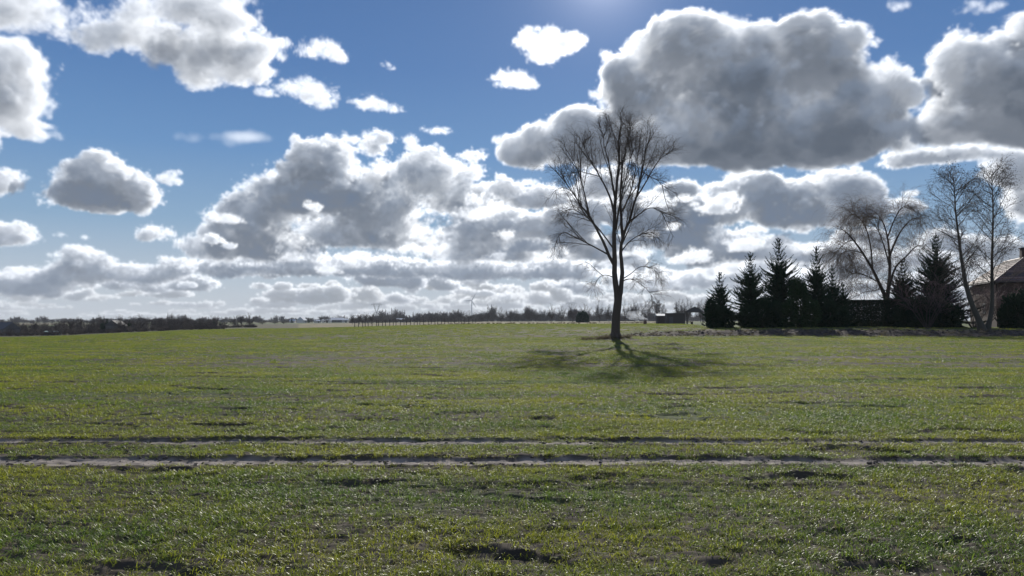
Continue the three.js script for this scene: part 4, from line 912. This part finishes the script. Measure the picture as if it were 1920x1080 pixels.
// ---------------------------------------------------------------- the distant trees
{
  const barkFar = mat(0.07, 0.058, 0.05, 0.95), twigFar = mat(0.06, 0.047, 0.04, 0.95), kinds = {};
  const proto = (seed, trunkH, spread, n1, n2, thick, up) => {
    const r = rng(seed), tk = new Builder(), cr = new Builder(), tp = limbPath([0, -0.03, 0], [0, 1, 0], trunkH + 0.03, 6, 0.08, 0, r);
    tk.tube(tp, tp.map((_, i) => mix(0.030, 0.014, i / 6)), 7);
    const top = tp[6], arms = [];
    for (let i = 0; i < 10; i++) { const a = i / 10 * 6.283 + r(), lo = r(), path = limbPath(along(tp, 0.55 + 0.45 * r()).p, nrm([Math.cos(a) * spread * (0.5 + lo), up, Math.sin(a) * spread * (0.5 + lo)]), (1 - trunkH) * (0.62 + 0.25 * r()), 6, 0.3, 0.04, r); cr.tube(path, path.map((_, j) => 0.012 - 0.0014 * j), 4); arms.push(path); }
    const lead = limbPath(top, [0, 1, 0], (1 - trunkH) * 0.8, 6, 0.2, 0.05, r); cr.tube(lead, lead.map((_, j) => 0.013 - 0.0017 * j), 4); arms.push(lead);
    for (const a of arms) grow([cr], a, 0.01, [{ n: n1, from: 0.12, len: 0.27, shrink: 0.3, angle: 0.85, wander: 0.35, pull: 0.03, thick: 0.0066 * thick, segs: 3, lift: 0.05 }, { n: n2, from: 0.15, len: 0.15, shrink: 0.3, angle: 0.8, wander: 0.45, pull: 0, thick: 0.0048 * thick, segs: 2 }, { n: 1, from: 0.2, len: 0.13, angle: 0.8, wander: 0.5, pull: 0, thick: 0.0048 * thick, segs: 1 }], 0, r);
    return [tk.geo(), cr.geo()];
  };
  kinds.round = [proto(1, 0.24, 0.95, 8, 5, 1, 0.8), proto(2, 0.26, 0.85, 8, 5, 1, 0.9), proto(3, 0.22, 1.05, 8, 5, 1, 0.8)];
  kinds.tall = [proto(4, 0.3, 0.45, 7, 5, 1, 1.2), proto(5, 0.34, 0.4, 7, 5, 1, 1.2)];
  kinds.fan = [proto(6, 0.16, 0.7, 8, 5, 1, 1.1), proto(7, 0.18, 0.75, 8, 5, 1, 1.0)];
  const boxW = new Map();
  const words = { round: 'round-crowned', tall: 'slender', fan: 'fan-shaped' };
  const r = rng(88);
  const sections = [
    ['in the row at the far left', 'trees in the far left row', [[14, 602, 300, 'round', 26], [36, 604, 310, 'fan', 24], [51, 606, 300, 'fan', 18], [66, 602, 290, 'tall', 12], [86, 605, 310, 'round', 24], [108, 602, 305, 'fan', 22], [133, 597, 285, 'tall', 18], [151, 609, 300, 'fan', 18], [176, 596, 300, 'round', 28], [226, 591, 295, 'round', 28], [262, 589, 300, 'round', 32], [291, 594, 305, 'fan', 22], [304, 596, 300, 'tall', 16], [325, 594, 300, 'round', 24], [345, 592, 300, 'fan', 18], [357, 595, 310, 'fan', 18], [381, 598, 330, 'fan', 18], [398, 591, 330, 'round', 22], [440, 593, 350, 'round', 22], [453, 590, 345, 'tall', 14], [467, 587, 340, 'round', 24]]],
    ['in the second far left row', 'second row of trees at the far left', [[4, 600, 370, 'round', 26], [26, 603, 390, 'fan', 22], [72, 604, 380, 'round', 24], [98, 605, 400, 'round', 24], [120, 603, 390, 'fan', 22], [145, 603, 380, 'round', 24], [163, 600, 400, 'fan', 22], [189, 598, 385, 'round', 24], [210, 598, 390, 'round', 26], [243, 594, 380, 'round', 28], [277, 594, 390, 'fan', 24], [313, 596, 380, 'round', 26], [336, 597, 390, 'round', 24], [370, 598, 395, 'fan', 22], [388, 600, 400, 'round', 22], [418, 599, 400, 'round', 22]]],
    ['on the horizon left of the power pylon', 'trees left of the pylon', [[492, 599, 560, 'round', 20], [515, 600, 640, 'round', 20], [532, 601, 640, 'fan', 18], [585, 596, 850, 'fan', 12], [601, 592, 840, 'tall', 10], [612, 594, 840, 'round', 16], [634, 591, 960, 'round', 20], [650, 593, 940, 'round', 18], [661, 589, 470, 'tall', 12], [674, 587, 460, 'tall', 13], [685, 586, 470, 'tall', 13], [696, 588, 480, 'tall', 12]]],
    ['on the horizon between pylon and wind turbine', 'trees between pylon and turbine', [[721, 594, 700, 'round', 16], [733, 595, 720, 'fan', 16], [747, 597, 760, 'round', 14], [769, 591, 740, 'round', 18], [785, 589, 700, 'round', 22], [795, 589, 720, 'fan', 16], [811, 592, 720, 'round', 16], [829, 586, 650, 'round', 22], [850, 583, 640, 'round', 20], [864, 582, 640, 'fan', 18], [880, 582, 620, 'round', 26]]],
    ['right of the wind turbine', 'trees right of the turbine', [[903, 582, 600, 'round', 18], [915, 583, 600, 'tall', 12], [940, 576, 560, 'round', 24], [957, 581, 600, 'fan', 18], [972, 585, 620, 'round', 16], [990, 576, 520, 'round', 18], [1005, 584, 560, 'fan', 16], [1034, 570, 430, 'round', 15], [1053, 572, 430, 'round', 16], [1074, 568, 430, 'round', 26], [1097, 569, 440, 'round', 24], [1124, 561, 400, 'round', 22], [1141, 570, 430, 'fan', 16]]],
    ['right of the lone tree trunk', 'distant trees right of the lone tree', [[1172, 563, 380, 'round', 16], [1190, 562, 380, 'round', 24], [1211, 562, 390, 'round', 24], [1231, 558, 370, 'tall', 20], [1243, 566, 390, 'fan', 16], [1272, 560, 380, 'fan', 18], [1290, 558, 380, 'round', 20], [1314, 560, 390, 'fan', 20]]],
  ];
  for (const [place, group, list] of sections) list.forEach(([px, top, d, kind, wpx], i) => {
    const set = kinds[kind], [tk, cr] = set[Math.floor(r() * set.length)], p = footing(px, d), h = at(px, top, d).y - p.y;
    if (!boxW.has(cr)) { cr.computeBoundingBox(); boxW.set(cr, [cr.boundingBox.max.x - cr.boundingBox.min.x, cr.boundingBox.max.y]); }
    const [bw, bh] = boxW.get(cr), t = thing('bare_tree', `distant bare ${words[kind]} tree, ${ORD[i]} from the left ${place}`, 'tree', p.x, p.y, p.z, group);
    const s = wpx * 1.25 / F * d / bw; t.scale.set(s, h * 1.06 / bh, s); t.rotation.y = 0;
    part(t, 'trunk', tk, barkFar); part(t, 'crown', cr, twigFar);
  });
  // conifers in the left row and by the farm
  const low = [spruceGeo(6, 1.5, 301), spruceGeo(6, 1.9, 302)];
  [[193, 599, 298, 'left of the tallest round trees'], [201, 597, 300, 'left of the tallest round trees'], [243, 600, 296, 'between two round bare trees'], [318, 604, 300, 'in the dark thicket'], [366, 602, 318, 'in the right half of the left row'], [375, 604, 320, 'in the right half of the left row'], [401, 600, 326, 'in the right half of the left row'], [413, 603, 330, 'in the right half of the left row'], [547, 597, 870, 'left of the white gabled house'], [559, 600, 905, 'left of the white gabled house'], [579, 596, 880, 'right of the white gabled house']].forEach(([px, top, d, where], i) => {
    const [a, b] = low[i % 2], p = footing(px, d), h = at(px, top, d).y - p.y, t = thing('conifer', `distant dark conifer ${where}, ${ORD[i]} conifer from the left`, 'tree', p.x, p.y, p.z, 'distant conifers');
    t.scale.set(h / 6 * 1.1, h / 6, h / 6 * 1.1);
    part(t, 'trunk', a, darkBark); part(t, 'crown', b, needle);
  });
  // thickets and far woods that read as one mass
  const shrub = (() => { const q = rng(7), b = new Builder(); for (let i = 0; i < 9; i++) { const a = q() * 6.283, path = limbPath([(q() - 0.5) * 0.5, -0.05, (q() - 0.5) * 0.5], nrm([Math.cos(a) * 0.5, 1, Math.sin(a) * 0.5]), 0.75 + 0.3 * q(), 4, 0.25, 0, q); b.tube(path, path.map((_, j) => 0.018 - 0.003 * j), 3); grow([b], path, 0.01, [{ n: 9, from: 0.15, len: 0.4, angle: 0.7, wander: 0.3, pull: 0.05, thick: 0.013, segs: 3 }, { n: 5, from: 0.2, len: 0.2, angle: 0.7, wander: 0.4, pull: 0, thick: 0.011, segs: 2 }], 0, q); } return b.geo(); })();
  const mass = (name, label, spots, m) => {
    const im = new THREE.InstancedMesh(shrub, m, spots.length), M = new THREE.Matrix4(), Q = new THREE.Quaternion(), q = rng(spots.length);
    spots.forEach(([x, y, z, w, h], i) => im.setMatrixAt(i, M.compose(new THREE.Vector3(x, y, z), Q.setFromEuler(new THREE.Euler(0, q() * 6.28, 0)), new THREE.Vector3(w, h, w))));
    im.name = name; im.userData = { kind: 'stuff', label, category: 'wood' }; scene.add(im);
  };
  const strip = (n, px0, px1, d0, d1, h0, h1, w) => Array.from({ length: n }, () => { const px = mix(px0, px1, r()), p = footing(px, mix(d0, d1, r())), k = clamp(0.7 + 0.8 * noise2(px * 0.045, d0), 0.4, 1.25); return [p.x, p.y, p.z, w * (0.7 + 0.6 * r()), mix(h0, h1, r()) * k]; });
  mass('thicket', 'dense dark bare thicket below the far left trees', [...strip(420, -60, 420, 268, 320, 1.6, 3.6, 2), ...strip(170, -60, 405, 345, 420, 4, 7, 2), ...strip(60, 420, 480, 330, 360, 0.8, 2.2, 1.6)], twigFar);
  mass('far_wood', 'low bluish distant wood along the whole horizon', [...strip(600, -120, 720, 1000, 1700, 5, 12, 7), ...strip(800, 690, 1460, 900, 1500, 9, 19, 8), ...strip(160, 655, 900, 640, 820, 3, 6, 4)], twigFar);
}
scene.fog = new THREE.FogExp2(lin(0.80, 0.88, 1.0), 0.00009);

// ---------------------------------------------------------------- dry grass and clods on the bank and round the lone tree
{
  const straw = new THREE.MeshPhysicalMaterial({ color: lin(0.15, 0.13, 0.085), roughness: 1, transmission: 0.3, specularIntensity: 0.3, side: THREE.DoubleSide }), clod = mat(0.055, 0.045, 0.037, 1);
  const r = rng(17), b = new Builder();
  for (let i = 0; i < 30; i++) { const a = r() * 6.283, path = limbPath([(r() - 0.5) * 0.3, 0, (r() - 0.5) * 0.3], nrm([Math.cos(a) * 0.7, 1, Math.sin(a) * 0.7]), 0.2 + 0.22 * r(), 3, 0.3, -0.3, r), w = 0.012; for (let j = 0; j < 3; j++) b.quad([path[j][0] - w, path[j][1], path[j][2]], [path[j][0] + w, path[j][1], path[j][2]], [path[j + 1][0] + w * 0.6, path[j + 1][1], path[j + 1][2]], [path[j + 1][0] - w * 0.6, path[j + 1][1], path[j + 1][2]]); }
  const tufts = [], clods = [];
  for (let i = 0; i < 80; i++) { const a = r() * 6.283, q = Math.abs(r() + r() - 1) * 1.8 + 0.3; tufts.push([TREE.x + Math.cos(a) * q * 1.3 - 0.5, TREE.z + Math.sin(a) * q * 0.7, 0.5 + 0.7 * r()]); }
  for (let i = 0; i < 1500; i++) { const d = 71.5 + 5.5 * r(), x = mix(0.15, 0.72, r()) * d; if (r() < 0.22) tufts.push([x, -d, 0.4 + 0.5 * r()]); else clods.push([x, -d, 0.08 + 0.3 * r() * r()]); }
  for (let i = 0; i < 240; i++) { const d = 262 + 40 * r(), x = mix(-0.12, 0.24, r()) * d; tufts.push([x, -d, 1.2 + r()]); }
  for (let i = 0; i < 500; i++) { const d = 9.1 + 2.2 * r(), x = (r() * 2 - 1) * 0.74 * d; if (inRut(x, d) > 0.02 || r() < 0.25) clods.push([x, -d, 0.03 + 0.07 * r() * r()]); }
  for (let i = 0; i < 26000; i++) { const d = Math.sqrt(mix(12, 500, r())), x = (r() * 2 - 1) * 0.74 * d; if (r() > cropCover(x, -d) + 0.25) clods.push([x, -d, 0.012 + 0.05 * r() ** 3]); }
  const cg = new THREE.IcosahedronGeometry(0.5, 1), cp = cg.attributes.position;
  for (let i = 0; i < cp.count; i++) { const k = 0.8 + 0.5 * noise2(cp.getX(i) * 3 + 5, cp.getY(i) * 3 + cp.getZ(i) * 2); cp.setXYZ(i, cp.getX(i) * k, cp.getY(i) * k * 0.7, cp.getZ(i) * k); }
  cg.computeVertexNormals();
  const put = (name, label, cat, g, m, list) => {
    const im = new THREE.InstancedMesh(g, m, list.length), M = new THREE.Matrix4(), Q = new THREE.Quaternion();
    list.forEach(([x, z, s], i) => im.setMatrixAt(i, M.compose(new THREE.Vector3(x, ground(x, z), z), Q.setFromEuler(new THREE.Euler((r() - 0.5) * 0.4, r() * 6.28, 0)), new THREE.Vector3(s, s, s))));
    im.name = name; im.userData = { kind: 'stuff', label, category: cat }; scene.add(im);
  };
  put('dry_grass', 'tufts of dry straw-coloured grass round the lone tree and along the bank', 'grass', b.geo(), straw, tufts);
  put('soil_clods', 'lumps of loose brown soil on the bank and in the wheel tracks', 'soil', cg, clod, clods);
}
scene.traverse((o) => { if (o.isMesh) { o.castShadow = true; o.receiveShadow = true; } });
renderer.render(scene, camera);
